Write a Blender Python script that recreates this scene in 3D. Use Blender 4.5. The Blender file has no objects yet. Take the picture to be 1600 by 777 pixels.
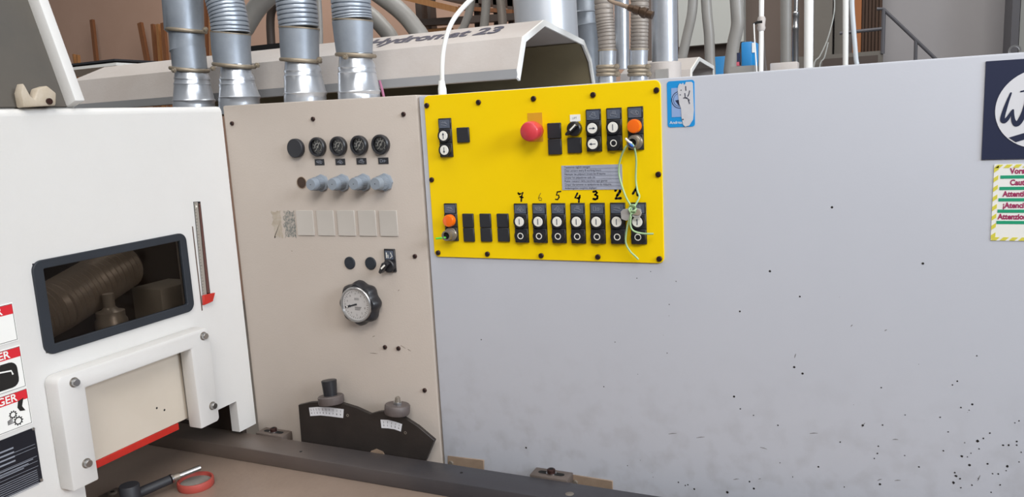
import bpy, bmesh, math, random
from mathutils import Vector, Matrix
random.seed(7)
R = math.radians
scene = bpy.context.scene
COL = scene.collection

# ---------------------------------------------------------------- camera
FPX = 1228.8                       # focal length in pixels of a 1600 px wide frame
YAW, PITCH, ROLL = R(-24.861), R(-9.428), R(-3.009)
CAM = Vector((0.0, -1.5, 1.62))
fw = Vector((math.sin(YAW)*math.cos(PITCH), math.cos(YAW)*math.cos(PITCH), math.sin(PITCH)))
r0 = Vector((math.cos(YAW), -math.sin(YAW), 0)); u0 = r0.cross(fw)
rt = r0*math.cos(ROLL) + u0*math.sin(ROLL)
up = -r0*math.sin(ROLL) + u0*math.cos(ROLL)
cd = bpy.data.cameras.new('camera'); cam = bpy.data.objects.new('camera', cd); COL.objects.link(cam)
cd.sensor_width = 36; cd.lens = FPX/1600*36; cd.clip_start = 0.02
m3 = Matrix((rt, up, -fw)).transposed()
cam.matrix_world = Matrix.Translation(CAM) @ m3.to_4x4()
scene.camera = cam

# ---------------------------------------------------------------- world, lights, exposure
w = bpy.data.worlds.new('hall_air'); scene.world = w; w.use_nodes = True
bg = w.node_tree.nodes['Background']; bg.inputs[0].default_value = (0.93, 0.95, 1.0, 1); bg.inputs[1].default_value = 0.16
def area(name, loc, aim, sx, sy, power, col, spread=180):
    l = bpy.data.lights.new(name, 'AREA'); l.shape = 'RECTANGLE'; l.size = sx; l.size_y = sy; l.energy = power; l.color = col; l.spread = R(spread)
    o = bpy.data.objects.new(name, l); COL.objects.link(o); o.location = loc
    o.rotation_euler = (Vector(aim)-Vector(loc)).to_track_quat('-Z', 'Y').to_euler(); return o
area('front_skylight', (2.0, -4.2, 5.2), (-0.6, 0, 2.6), 3.4, 2.2, 60, (1.0, 0.97, 0.93), 80)
area('right_window_row', (6.2, -2.4, 3.9), (-1.2, -0.2, 2.7), 3.0, 2.0, 98, (0.84, 0.91, 1.0), 80)
area('overhead_skylight', (-0.8, -1.3, 5.2), (-0.8, -0.7, 1.0), 3.5, 1.2, 55, (1.0, 0.97, 0.93))
area('rear_skylight', (-2.2, 2.2, 5.4), (-2.2, 2.6, 1.0), 6.0, 1.6, 185, (1.0, 0.98, 0.95))
scene.view_settings.view_transform = 'Standard'; scene.view_settings.look = 'None'
scene.view_settings.gamma = 1; scene.view_settings.use_curve_mapping = False
scene.view_settings.exposure = 0.0

# ---------------------------------------------------------------- helpers
def at(px, py, ax, val):
    """world point where the sight line through pixel (px,py) meets the plane x|y|z = val"""
    d = rt*((px-800)/FPX) + up*(-(py-388.5)/FPX) + fw
    i = 'xyz'.index(ax); t = (val-CAM[i])/d[i]
    return CAM + d*t
def depth(p): return (Vector(p)-CAM).dot(fw)
def mpp(p): return depth(p)/FPX      # metres a pixel spans at p

def lin(h):
    h = h.lstrip('#'); out = []
    for i in (0, 2, 4):
        c = int(h[i:i+2], 16)/255
        out.append(c/12.92 if c <= 0.04045 else ((c+0.055)/1.055)**2.4)
    return (*out, 1)
MATS = {}
def mat(name, hexc, rough=0.5, metal=0.0, hex2=None, scale=6.0, amt=0.5, bump=0.0, bscale=200, stretch=None, coat=0, spec=0.5):
    m = bpy.data.materials.new(name); m.use_nodes = True; nt = m.node_tree; N = nt.nodes; L = nt.links
    b = N['Principled BSDF']; b.inputs['Roughness'].default_value = rough; b.inputs['Metallic'].default_value = metal
    b.inputs['Coat Weight'].default_value = coat; b.inputs['Specular IOR Level'].default_value = spec
    b.inputs['Base Color'].default_value = lin(hexc)
    tc = N.new('ShaderNodeTexCoord'); src = tc.outputs['Object']
    if stretch:
        mp = N.new('ShaderNodeMapping'); mp.inputs['Scale'].default_value = stretch; L.new(src, mp.inputs[0]); src = mp.outputs[0]
    if hex2:
        no = N.new('ShaderNodeTexNoise'); no.inputs['Scale'].default_value = scale; no.inputs['Detail'].default_value = 6; no.inputs['Roughness'].default_value = 0.65
        L.new(src, no.inputs['Vector'])
        cr = N.new('ShaderNodeValToRGB'); cr.color_ramp.elements[0].position = 0.5-0.25*amt-0.1; cr.color_ramp.elements[1].position = 0.5+0.25*amt+0.1
        cr.color_ramp.elements[0].color = lin(hex2); cr.color_ramp.elements[1].color = lin(hexc)
        L.new(no.outputs['Fac'], cr.inputs[0]); L.new(cr.outputs[0], b.inputs['Base Color'])
    if bump:
        n2 = N.new('ShaderNodeTexNoise'); n2.inputs['Scale'].default_value = bscale; n2.inputs['Detail'].default_value = 3
        L.new(src, n2.inputs['Vector']); bp = N.new('ShaderNodeBump'); bp.inputs['Strength'].default_value = bump; bp.inputs['Distance'].default_value = 0.002
        L.new(n2.outputs['Fac'], bp.inputs['Height']); L.new(bp.outputs[0], b.inputs['Normal'])
    MATS[name] = m; return m

def speckled(name, hexc, hex2, speck, density, rough):
    """sheet-metal paint: soft mottling, sparse chips that crowd towards the foot and far end of the panel"""
    m = mat(name, hexc, rough, 0, hex2, 2.2, 1.0, 0.04, 260); nt = m.node_tree; N = nt.nodes; L = nt.links
    b = N['Principled BSDF']; base = b.inputs['Base Color'].links[0].from_socket
    tc = N.new('ShaderNodeTexCoord'); vo = N.new('ShaderNodeTexVoronoi'); vo.inputs['Scale'].default_value = density
    L.new(tc.outputs['Object'], vo.inputs['Vector'])
    no = N.new('ShaderNodeTexNoise'); no.inputs['Scale'].default_value = 3.5; L.new(tc.outputs['Object'], no.inputs['Vector'])
    sep = N.new('ShaderNodeSeparateXYZ'); L.new(tc.outputs['Object'], sep.inputs[0])
    rad = N.new('ShaderNodeMapRange'); rad.inputs['From Min'].default_value = 0.45; rad.inputs['From Max'].default_value = 0.75
    rad.inputs['To Min'].default_value = 0.0; rad.inputs['To Max'].default_value = 0.115; L.new(no.outputs['Fac'], rad.inputs[0])
    zz = N.new('ShaderNodeMapRange'); zz.inputs['From Min'].default_value = -0.25; zz.inputs['From Max'].default_value = 0.2
    zz.inputs['To Min'].default_value = 1.0; zz.inputs['To Max'].default_value = 0.12; L.new(sep.outputs['Z'], zz.inputs[0])
    mu = N.new('ShaderNodeMath'); mu.operation = 'MULTIPLY'; L.new(rad.outputs[0], mu.inputs[0]); L.new(zz.outputs[0], mu.inputs[1])
    lt = N.new('ShaderNodeMath'); lt.operation = 'LESS_THAN'; L.new(vo.outputs['Distance'], lt.inputs[0]); L.new(mu.outputs[0], lt.inputs[1])
    mx = N.new('ShaderNodeMix'); mx.data_type = 'RGBA'; L.new(lt.outputs[0], mx.inputs['Factor']); L.new(base, mx.inputs['A']); mx.inputs['B'].default_value = lin(speck)
    # grime smeared low on the panel
    g = N.new('ShaderNodeMapRange'); g.inputs['From Min'].default_value = -0.1; g.inputs['From Max'].default_value = -0.5
    L.new(sep.outputs['Z'], g.inputs[0])
    n3 = N.new('ShaderNodeTexNoise'); n3.inputs['Scale'].default_value = 22; n3.inputs['Detail'].default_value = 8; L.new(tc.outputs['Object'], n3.inputs['Vector'])
    r3 = N.new('ShaderNodeMapRange'); r3.inputs['From Min'].default_value = 0.48; r3.inputs['From Max'].default_value = 0.72; r3.inputs['To Max'].default_value = 0.35; L.new(n3.outputs['Fac'], r3.inputs[0])
    m3_ = N.new('ShaderNodeMath'); m3_.operation = 'MULTIPLY'; L.new(g.outputs[0], m3_.inputs[0]); L.new(r3.outputs[0], m3_.inputs[1])
    mx2 = N.new('ShaderNodeMix'); mx2.data_type = 'RGBA'; L.new(m3_.outputs[0], mx2.inputs['Factor']); L.new(mx.outputs['Result'], mx2.inputs['A']); mx2.inputs['B'].default_value = lin('6f675d')
    L.new(mx2.outputs['Result'], b.inputs['Base Color'])
    return m

cream = mat('cream_paint', 'd8d7d5', 0.42, 0, 'd3d1cd', 3, 1, 0.15, 220)
creamp = mat('cream_panel_paint', 'bab0a7', 0.45, 0, 'b3a89e', 2.5, 1, 0.15, 220)
greyp = speckled('grey_panel_paint', 'c1c4cd', 'bbbec7', '1c1b1e', 34, 0.42)
yellow = mat('yellow_enamel', 'f4d000', 0.42, 0, 'eec800', 4, 1, 0.08, 200, spec=0.25)
black = mat('black_plastic', '1c1c20', 0.38, 0, '242428', 30, 1, 0.1, 400)
blackm = mat('matt_black_plastic', '26272c', 0.55)
rubber = mat('black_rubber', '1d2229', 0.6, 0, '272d36', 20, 1)
slate = mat('legend_slate', '555c6a', 0.45)
whitec = mat('white_cap', 'e6e4dc', 0.3, coat=0.3)
whitep = mat('white_paint', 'eeeeea', 0.4)
ink = mat('black_ink', '14110f', 0.6)
fadedink = mat('faded_ink', '9a8420', 0.6)
orange = mat('orange_lens', 'ef6a10', 0.2, coat=0.6)
red = mat('red_plastic', 'cc3a42', 0.45, coat=0.2)
redp = mat('red_paint', 'c42a20', 0.45, 0, 'a8261c', 25, 1)
ochre = mat('ochre_tape', 'd19a1c', 0.6)
greyk = mat('grey_knob_plastic', '88919b', 0.4, 0, '808891', 30, 1)
silver = mat('polished_steel', 'b8b8b8', 0.28, 1.0)
lock = mat('worn_lock_metal', '958d83', 0.35, 0.45, '756c61', 60, 1)
galv = mat('galvanised_steel', 'd6dae0', 0.30, 0.75, 'bcc2ca', 22, 1, 0.1, 60)
galvd = mat('dull_galvanised_steel', 'a0a7b0', 0.45, 0.45, '868e98', 18, 1, 0.1, 60)
hosem = mat('grey_spiral_hose', 'a9b0b9', 0.4, 0.4, '949ca6', 20, 1)
hosebeige = mat('dusty_spiral_hose', '9a928a', 0.5, 0.2, '867d75', 20, 1)
clampm = mat('dusty_clamp_metal', 'a59a88', 0.5, 0.5, '7d7060', 40, 1)
ductgrey = mat('grey_plastic_duct', '9b9a97', 0.4, 0, '8b8781', 6, 1)
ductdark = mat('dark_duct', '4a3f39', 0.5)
coverp = mat('dusty_cover_paint', 'bfbab6', 0.55, 0, 'aea49d', 5, 1, 0.2, 120)
khaki = mat('khaki_dusty_sheet', '8f8468', 0.6, 0, '7c7259', 6, 1)
dusty = mat('dirty_lid_lining', '5b544b', 0.6, 0, '474542', 4, 1, 0.3, 60)
iron = mat('cast_iron_table', 'ad998b', 0.42, 0.15, '928073', 5, 1, 0.25, 90)
bar = mat('fence_steel', '4b4a4e', 0.4, 0.25, '3d3c41', 7, 1, 0.15, 120, (0.3, 3, 3))
def dusted(m, dust, x0, x1):
    nt = m.node_tree; N = nt.nodes; L = nt.links; b = N['Principled BSDF']; base = b.inputs['Base Color'].links[0].from_socket
    tc = N.new('ShaderNodeTexCoord'); sp = N.new('ShaderNodeSeparateXYZ'); L.new(tc.outputs['Object'], sp.inputs[0])
    no = N.new('ShaderNodeTexNoise'); no.inputs['Scale'].default_value = 6; no.inputs['Detail'].default_value = 5; L.new(tc.outputs['Object'], no.inputs['Vector'])
    ad = N.new('ShaderNodeMath'); ad.operation = 'MULTIPLY_ADD'; ad.inputs[1].default_value = 0.5; L.new(no.outputs['Fac'], ad.inputs[0]); L.new(sp.outputs['X'], ad.inputs[2])
    r = N.new('ShaderNodeMapRange'); r.inputs['From Min'].default_value = x0+0.25; r.inputs['From Max'].default_value = x1+0.25; r.inputs['To Min'].default_value = 0.85; r.inputs['To Max'].default_value = 0.0; L.new(ad.outputs[0], r.inputs[0])
    x = N.new('ShaderNodeMix'); x.data_type = 'RGBA'; L.new(r.outputs[0], x.inputs['Factor']); L.new(base, x.inputs['A']); x.inputs['B'].default_value = lin(dust); L.new(x.outputs['Result'], b.inputs['Base Color'])
dusted(bar, '85766b', -0.95, -0.15)
barblk = mat('blackened_steel_plate', '37312e', 0.45, 0.2, '262220', 14, 1, 0.15, 150)
brownsteel = mat('dusty_steel_block', '7c7069', 0.5, 0.4, '5f554f', 20, 1)
rust = mat('rusty_brown_bracket', '9a8674', 0.6, 0.1, '7d6a58', 30, 1)
void = mat('dark_void', '0b0a0a', 0.9)
screwm = mat('browned_screw', '3a2420', 0.4, 0.5)
wood = mat('brown_wood', '8a5a38', 0.6, 0, '6c4328', 8, 1, 0.1, 60, (12, 12, 1))
wood2 = mat('pale_wood', 'a9794b', 0.6, 0, '8e6138', 8, 1, 0.1, 60, (12, 12, 1))
wallbrown = mat('brown_plaster', 'c2a08d', 0.85, 0, 'b5937f', 1.2, 1, 0.2, 30)
walldark = mat('dark_brown_plaster', '6f625b', 0.85, 0, '64574f', 1.2, 1, 0.2, 30)
wallgrey = mat('grey_plaster', 'a3a0a1', 0.85, 0, '969294', 1.0, 1, 0.2, 30)
concrete = mat('concrete', '77726b', 0.8, 0, '625d57', 1.5, 1, 0.3, 30)
lightpanel = mat('pale_grey_sheet', 'b9bab5', 0.6)
blue = mat('blue_paint', '2c86c4', 0.4)
stblue = mat('sticker_blue', '1c8fd4', 0.4)
stpale = mat('sticker_pale_blue', '8ba6d3', 0.4)
torn = mat('torn_sticker_backing', 'cfd0d5', 0.7, 0, 'bdbcc0', 40, 1)
navy = mat('navy_print', '262c46', 0.4)
signwhite = mat('sign_white', 'dcdde2', 0.4)
green = mat('green_print', '1c9a72', 0.5)
magenta = mat('magenta_print', 'a02a5c', 0.5)
stripeyel = mat('stripe_yellow', 'd8cf4c', 0.5)
stripered = mat('danger_red', 'd2222e', 0.45)
wiregreen = mat('green_yellow_wire', 'adc69c', 0.45, 0, '93bb84', 90, 1)
wirewht = mat('white_cable_sheath', 'e4e4e0', 0.4)
cyanw = mat('blue_wire', '2a5fb0', 0.4)
platebl = mat('black_data_plate', '12151f', 0.35)
plategry = mat('etched_grey', '8a8f9a', 0.5)
textplate = mat('grey_text_plate', 'a2a7b7', 0.5, 0.0)
doorbrown = mat('brown_door_wood', '4c321f', 0.6, 0, '3a2415', 6, 1, 0, 1, (10, 10, 1))
doororange = mat('orange_door_frame', 'a8683a', 0.6)
rail = mat('dark_rail_paint', '57565b', 0.5)
tilem = mat('cream_tile', 'bdb7b0', 0.5, 0, 'b6b0a8', 10, 1)
dialm = mat('pale_dial_face', 'b5b2b0', 0.4)
smoke = None
def glass(name, tint, gl):
    m = bpy.data.materials.new(name); m.use_nodes = True; nt = m.node_tree; N = nt.nodes; L = nt.links
    N.remove(N['Principled BSDF']); out = N['Material Output']
    t = N.new('ShaderNodeBsdfTransparent'); t.inputs[0].default_value = tint
    g = N.new('ShaderNodeBsdfGlossy'); g.inputs['Roughness'].default_value = 0.06; g.inputs[0].default_value = (0.75, 0.75, 0.75, 1)
    f = N.new('ShaderNodeFresnel'); f.inputs[0].default_value = gl
    x = N.new('ShaderNodeMixShader'); L.new(f.outputs[0], x.inputs[0]); L.new(t.outputs[0], x.inputs[1]); L.new(g.outputs[0], x.inputs[2]); L.new(x.outputs[0], out.inputs[0]); return m
smoke = glass('smoked_pane', (0.62, 0.58, 0.54, 1), 1.22)
clear = glass('clear_tag_plastic', (0.82, 0.8, 0.78, 1), 1.45)
lensg = glass('gauge_glass', (0.9, 0.9, 0.9, 1), 1.35)

WL = {}                              # world origin of every object, so that children can be placed in world terms
class MB:
    """collects shapes in local (u, v, w) axes; frame P = panel (u right, v up, w towards viewer, -Y),
       H = hood face (u = +Y, v up, w = +X), W = plain world axes"""
    def __init__(s): s.v = []; s.f = []
    def add(s, vs, fs):
        o = len(s.v); s.v += [tuple(p) for p in vs]; s.f += [tuple(i+o for i in f) for f in fs]; return s
    def box(s, a, b):
        (x0, y0, z0), (x1, y1, z1) = a, b
        x0, x1 = sorted((x0, x1)); y0, y1 = sorted((y0, y1)); z0, z1 = sorted((z0, z1))
        return s.add([(x0,y0,z0),(x1,y0,z0),(x1,y1,z0),(x0,y1,z0),(x0,y0,z1),(x1,y0,z1),(x1,y1,z1),(x0,y1,z1)],
              [(3,2,1,0),(4,5,6,7),(0,1,5,4),(1,2,6,5),(2,3,7,6),(3,0,4,7)])
    def prism(s, poly, w0, w1):
        n = len(poly); A = sum(poly[i][0]*poly[(i+1)%n][1]-poly[(i+1)%n][0]*poly[i][1] for i in range(n))
        if A < 0: poly = poly[::-1]
        vs = [(x,y,w0) for x,y in poly]+[(x,y,w1) for x,y in poly]
        return s.add(vs, [tuple(range(n-1,-1,-1)), tuple(range(n,2*n))]+[(i,(i+1)%n,n+(i+1)%n,n+i) for i in range(n)])
    def lathe(s, prof, c=(0,0), n=28, lobes=None):
        """profile [(r, w)] about the w axis at (u, v) = c"""
        vs = []; fs = []
        for r, wv in prof:
            for i in range(n):
                a = 2*math.pi*i/n; rr = r*(1+lobes[1]*math.cos(lobes[0]*a)) if lobes else r
                vs.append((c[0]+rr*math.cos(a), c[1]+rr*math.sin(a), wv))
        for k in range(len(prof)-1):
            for i in range(n):
                j = (i+1) % n; fs.append((k*n+i, k*n+j, (k+1)*n+j, (k+1)*n+i))
        if prof[0][0] > 1e-6: fs.append(tuple(range(n-1,-1,-1)))
        if prof[-1][0] > 1e-6: fs.append(tuple(range((len(prof)-1)*n, len(prof)*n)))
        return s.add(vs, fs)
    def ring(s, c, ra, rb, w0, w1, n=28):
        vs = []
        for r, wv in ((ra,w0),(rb,w0),(rb,w1),(ra,w1)):
            vs += [(c[0]+r*math.cos(2*math.pi*i/n), c[1]+r*math.sin(2*math.pi*i/n), wv) for i in range(n)]
        fs = []
        for k in range(4):
            for i in range(n):
                j = (i+1)%n; k2 = (k+1)%4; fs.append((k*n+i, k2*n+i, k2*n+j, k*n+j))
        return s.add(vs, [f[::-1] for f in fs])
    def sweep(s, pts, rad, n=16, caps=True, smooth=0):
        pts = [Vector(p) for p in pts]
        if not hasattr(rad, '__len__'): rad = [rad]*len(pts)
        if smooth:
            P = []; Q = []
            for i in range(len(pts)-1):
                p0 = pts[max(i-1,0)]; p1 = pts[i]; p2 = pts[i+1]; p3 = pts[min(i+2,len(pts)-1)]
                for k in range(smooth):
                    t = k/smooth
                    P.append(0.5*((2*p1)+(p2-p0)*t+(2*p0-5*p1+4*p2-p3)*t*t+(3*p1-p0-3*p2+p3)*t**3)); Q.append(rad[i]*(1-t)+rad[i+1]*t)
            P.append(pts[-1]); Q.append(rad[-1]); pts, rad = P, Q
        T = []
        for i in range(len(pts)):
            t = pts[min(i+1,len(pts)-1)]-pts[max(i-1,0)]
            T.append(t.normalized() if t.length > 1e-9 else Vector((0,0,1)))
        a = T[0].orthogonal().normalized(); vs = []; fs = []
        for i, p in enumerate(pts):
            a = (a-T[i]*a.dot(T[i])).normalized(); b = T[i].cross(a)
            vs += [p+(a*math.cos(2*math.pi*k/n)+b*math.sin(2*math.pi*k/n))*rad[i] for k in range(n)]
        for i in range(len(pts)-1):
            for k in range(n):
                j = (k+1)%n; fs.append((i*n+k, i*n+j, (i+1)*n+j, (i+1)*n+k))
        if caps: fs += [tuple(range(n-1,-1,-1)), tuple(range((len(pts)-1)*n, len(pts)*n))]
        return s.add(vs, fs)
    def ribbon(s, pts, width, w0=0.0, th=0.0004):
        """flat stroke in the (u, v) plane; width may vary per point"""
        pts = [Vector(p) for p in pts]; n = len(pts); l = []; r = []
        wd = width if hasattr(width, '__len__') else [width]*n
        for i in range(n):
            t = (pts[min(i+1,n-1)]-pts[max(i-1,0)]).normalized(); nn = Vector((-t.y, t.x))
            l.append(pts[i]+nn*wd[i]/2); r.append(pts[i]-nn*wd[i]/2)
        for i in range(n-1):
            q = [tuple(r[i]), tuple(r[i+1]), tuple(l[i+1]), tuple(l[i])]
            s.prism(q, w0, w0+th)
        return s
    def text(s, body, size, c=(0,0), w0=0.0, th=0.0004, align='CENTER', off=0.0, sx=1.0, shear=0.0):
        cu = bpy.data.curves.new('t', 'FONT'); cu.body = body; cu.size = size; cu.align_x = align; cu.align_y = 'CENTER'; cu.offset = off; cu.resolution_u = 3; cu.shear = shear
        o = bpy.data.objects.new('t', cu); COL.objects.link(o)
        dg = bpy.context.evaluated_depsgraph_get(); me = bpy.data.meshes.new_from_object(o.evaluated_get(dg))
        s.add([(v.co.x*sx+c[0], v.co.y+c[1], w0+th) for v in me.vertices], [tuple(p.vertices) for p in me.polygons])
        bpy.data.objects.remove(o); bpy.data.curves.remove(cu); bpy.data.meshes.remove(me); return s
    def build(s, name, m, parent=None, loc=None, frame='W', bev=0, seg=2, rot=None):
        loc = Vector(loc) if loc is not None else (WL[parent].copy() if parent else Vector((0,0,0)))
        if frame == 'P': vs = [(u, -w_, v) for u, v, w_ in s.v]
        elif frame == 'H': vs = [(w_, u, v) for u, v, w_ in s.v]
        else: vs = s.v
        me = bpy.data.meshes.new(name); me.from_pydata([tuple(p) for p in vs], [], s.f); me.materials.append(m)
        if bev:
            b = bmesh.new(); b.from_mesh(me)
            es = [e for e in b.edges if len(e.link_faces) == 2 and e.calc_face_angle(0) > R(40)]
            bmesh.ops.bevel(b, geom=es, offset=bev, segments=seg, profile=0.5, affect='EDGES', clamp_overlap=True); b.to_mesh(me); b.free()
        me.shade_smooth(); me.set_sharp_from_angle(angle=R(38))
        o = bpy.data.objects.new(name, me); COL.objects.link(o); WL[o] = loc
        if parent: o.parent = parent; o.location = loc-WL[parent]
        else: o.location = loc
        if rot is not None: o.rotation_euler = rot
        return o
def world_mb(loc):
    """MB whose points are given in world terms, built about loc"""
    class WMB(MB):
        def build(s, name, m, parent=None, **k):
            L = Vector(loc); s.v = [tuple(Vector(p)-L) for p in s.v]; return MB.build(s, name, m, parent, L, **k)
    return WMB()
def tag(o, label, cat, group=None):
    o['label'] = label; o['category'] = cat
    if group: o['group'] = group
    return o
def struct(o): o['kind'] = 'structure'; return o
def empty(name, loc):
    o = bpy.data.objects.new(name, None); COL.objects.link(o); o.location = loc; o.empty_display_size = 0.05; WL[o] = Vector(loc); return o
def rrect(x0, y0, x1, y1, r, n=6):
    P = []
    for cx, cy, a0 in ((x1-r,y1-r,0),(x0+r,y1-r,90),(x0+r,y0+r,180),(x1-r,y0+r,270)):
        P += [(cx+r*math.cos(R(a0+90*i/n)), cy+r*math.sin(R(a0+90*i/n))) for i in range(n+1)]
    return P
def circ(c, r, n=24, a0=0, a1=360): return [(c[0]+r*math.cos(R(a0+(a1-a0)*i/n)), c[1]+r*math.sin(R(a0+(a1-a0)*i/n))) for i in range(n+(a1-a0 != 360))]
def frame_mesh(outer, inner, w0, w1):
    """band between two loops of equal count"""
    n = len(outer); vs = [(*p,w0) for p in outer]+[(*p,w0) for p in inner]+[(*p,w1) for p in outer]+[(*p,w1) for p in inner]; fs = []
    for i in range(n):
        j = (i+1)%n
        fs += [(2*n+i,2*n+j,3*n+j,3*n+i),(i,n+i,n+j,j),(i,j,2*n+j,2*n+i),(n+j,n+i,3*n+i,3*n+j)]
    return vs, fs

XH = -1.461                          # plane of the infeed hood's face
ZT = 1.683                           # top of the machine housings
TABLE = 0.815

# ---------------------------------------------------------------- the hall
YB = 4.2
o = struct(MB().box((-14,-6,-0.1),(6,YB+0.2,0)).build('floor', concrete))
xs = [at(p, 50, 'y', YB).x for p in (1000, 1262, 1300, 1376)]
struct(MB().box((-14,YB,0),(xs[0],YB+0.2,4.6)).build('wall_back', wallbrown))
struct(MB().box((xs[0],YB,0),(xs[1],YB+0.2,4.6)).build('wall_back_middle', walldark))
struct(MB().box((xs[1],YB,0),(6,YB+0.2,4.6)).build('wall_back_right', wallgrey))
def column(px0, px1, Y, name, m, h=4.6, d=0.25):
    a = at(px0, 50, 'y', Y); b = at(px1, 50, 'y', Y); return MB().box((a.x,Y,0),(b.x,Y+d,h)).build(name, m)
struct(column(1272, 1300, YB-0.22, 'trim_1', concrete, d=0.22))
struct(column(1304, 1318, YB-0.12, 'trim_2', concrete, d=0.12))
struct(column(1580, 1592, YB-0.30, 'trim_3', rail, d=0.3))
struct(column(1593, 1700, YB-0.08, 'trim_4', lightpanel, d=0.08))
struct(column(1060, 1162, YB-0.1, 'trim_5', lightpanel, d=0.1)).location.z = at(1100, 70, 'y', YB-0.1).z
# door on the landing
a = at(1345, 80, 'y', YB-0.03); b = at(1377, 80, 'y', YB-0.03); zl = at(1350, 84, 'y', YB-0.4).z
d = struct(MB().box((a.x,YB-0.04,zl),(b.x,YB,zl+2.0)).build('door_1', doorbrown))
MB().box((a.x-0.05,YB-0.07,zl),(a.x,YB,zl+2.0)).build('door_frame', doororange, d)
n = 6
for i in range(n):
    x0 = a.x+(b.x-a.x)*i/n; MB().box((x0+0.004,YB-0.055,zl+0.02),(x0+(b.x-a.x)/n-0.004,YB-0.04,zl+1.98)).build('plank', doorbrown, d)
# landing with its rail
q0 = at(1380, 86, 'y', YB-0.6)
t = empty('stair_landing', (q0.x, YB-0.6, 0)); tag(t, 'grey landing and stair with dark tube handrail in front of brown door', 'stairs')
wm = MB().box((-0.5,-0.0,zl-0.09),(0.0,0.55,zl)); wm.build('landing_slab', concrete, t)
for i in range(5):
    MB().box((0.2*i,0,zl-0.2*(i+1)-0.06),(0.2*i+0.22,0.55,zl-0.2*(i+1))).build('tread', rail, t)
def A(px, py, Y=YB-0.6): return at(px, py, 'y', Y)-WL[t]
MB().sweep([A(1370,14),A(1380,14),A(1420,52),A(1470,100)], 0.0095, 8).build('handrail', rail, t)
MB().sweep([A(1381,14),A(1379,84)], 0.011, 8).build('post', rail, t)
MB().sweep([A(1431,63),A(1430,110)], 0.0095, 8).build('post', rail, t)
MB().sweep([A(1312,52),A(1378,45)], 0.010, 8).build('mid_rail', rail, t)
a1 = at(1285, 99, 'y', YB-0.9); b1 = at(1372, 86, 'y', YB-0.9)
tag(MB().box((0,0,-0.25),(b1.x-a1.x,0.25,0.0)).build('storage_bin', ductdark, None, (a1.x, YB-0.9, b1.z)), 'dark low bin below the landing rail', 'bin')['kind'] = 'structure'
del bpy.data.objects['storage_bin']['kind']
MB().box((0.02,0.02,-b1.z),(0.06,0.2,-0.25)).build('leg', ductdark, bpy.data.objects['storage_bin'])
MB().box((b1.x-a1.x-0.06,0.02,-b1.z),(b1.x-a1.x-0.02,0.2,-0.25)).build('leg', ductdark, bpy.data.objects['storage_bin'])

# ---------------------------------------------------------------- machine housings
# grey housing (long door panel)
gx0, gx1 = -0.8995, 1.55
g = MB().prism(rrect(0, 0, gx1-gx0, ZT-0.0, 0.004, 2), -0.03, 0.0)
grey = MB().prism([(gx0,0.10),(gx1,0.10),(gx1,ZT+0.002),(gx0,ZT-0.006)], -1.05, 0.0)
grey.v = [(u-0.3, v-1.25, w_) for u, v, w_ in grey.v]
grey = grey.build('grey_machine_housing', greyp, None, (0.3, 0, 1.25), 'P', 0.004)
tag(grey, 'long pale grey machine housing carrying the yellow control panel', 'machine')
MB().box((-1.2,-1.15+0.0,-1.0),(1.2,-1.25,-0.02)).build('plinth', blackm, grey, frame='P')
MB().ring((0,0), 0.0062, 0.0088, -0.003, 0.003, 20).build('lifting_eye', silver, grey, at(1585.5, 79, 'y', 0.03), 'P')
for i, (px, py) in enumerate(((1300,324),(1203,424),(1254,584),(1348,665),(1241,574),(1147,620),(1442,412),(822,700),(1375,757))):
    MB().lathe([(0.0022,0),(0.0015,0.0006)], n=8).build('paint_chip', ink, grey, at(px, py, 'y', 0), 'P')
rnd = random.Random(11); s = MB(); o_ = WL[grey]
def speck(px, py, r):
    q = at(px, py, 'y', 0)-o_; n_ = 7; s.prism([(q.x+r*rnd.uniform(.6,1.15)*math.cos(2*math.pi*k/n_), q.z+r*rnd.uniform(.6,1.15)*math.sin(2*math.pi*k/n_)) for k in range(n_)], 0.0, 0.0003)
for i, (zx, zy) in enumerate(((993,567),(1060,497),(1034,489),(967,520),(1046,602),(1088,597),(1106,588),(1127,571),(1037,646),(977,628),(1170,610),(1188,610),(1214,598),(1214,610),(1208,538),(1221,532),(1228,633),(1184,678),(1180,692),(1120,670),(1014,699),(1018,709),(1031,718),(1010,731),(1034,747),(1069,739),(1136,702),(1154,703),(1090,718),(1160,738),(854,513),(781,545),(645,600),(768,613),(765,637),(755,653),(899,680),(853,643),(575,680),(492,712),(451,667),(444,546),(366,514),(323,493),(1085,322),(1022,404),(1007,416),(777,425),(515,131),(322,179),(116,82),(42,713),(124,730),(146,740),(658,745),(1055,648),(1066,636),(1092,622))):
    speck(1000+zx/2.0617, 400+zy/2.0617, 0.0026 if (zx, zy) in ((1088,597),(1037,646),(1184,678),(1018,709),(1010,731)) else rnd.uniform(0.0010, 0.0018))
o = s.build('paint_chips', ink, grey, None, 'P'); o['kind'] = 'stuff'
s = MB()
for zx, zy, ln_, dz_ in ((398,620,22,-6),(720,545,10,14),(823,592,18,0),(500,322,4,14),(195,585,26,3),(105,573,26,2),(386,719,8,2),(772,722,14,5),(830,724,20,1),(1092,716,8,18),(310,720,18,2),(560,572,26,1),(682,225,6,6),(792,240,8,4)):
    q0 = at(1000+(zx-ln_/2)/2.0617, 400+(zy+dz_/2)/2.0617, 'y', 0)-o_; q1 = at(1000+(zx+ln_/2)/2.0617, 400+(zy-dz_/2)/2.0617, 'y', 0)-o_
    s.ribbon([(q0.x,q0.z),((q0.x+q1.x)/2,(q0.z+q1.z)/2+0.0005),(q1.x,q1.z)], [0.0008,0.0018,0.0006], 0.0, 0.0002)
o = s.build('scuff_marks', mat('scuff_grey', '7f7e80', 0.7), grey, None, 'P'); o['kind'] = 'stuff'
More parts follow.
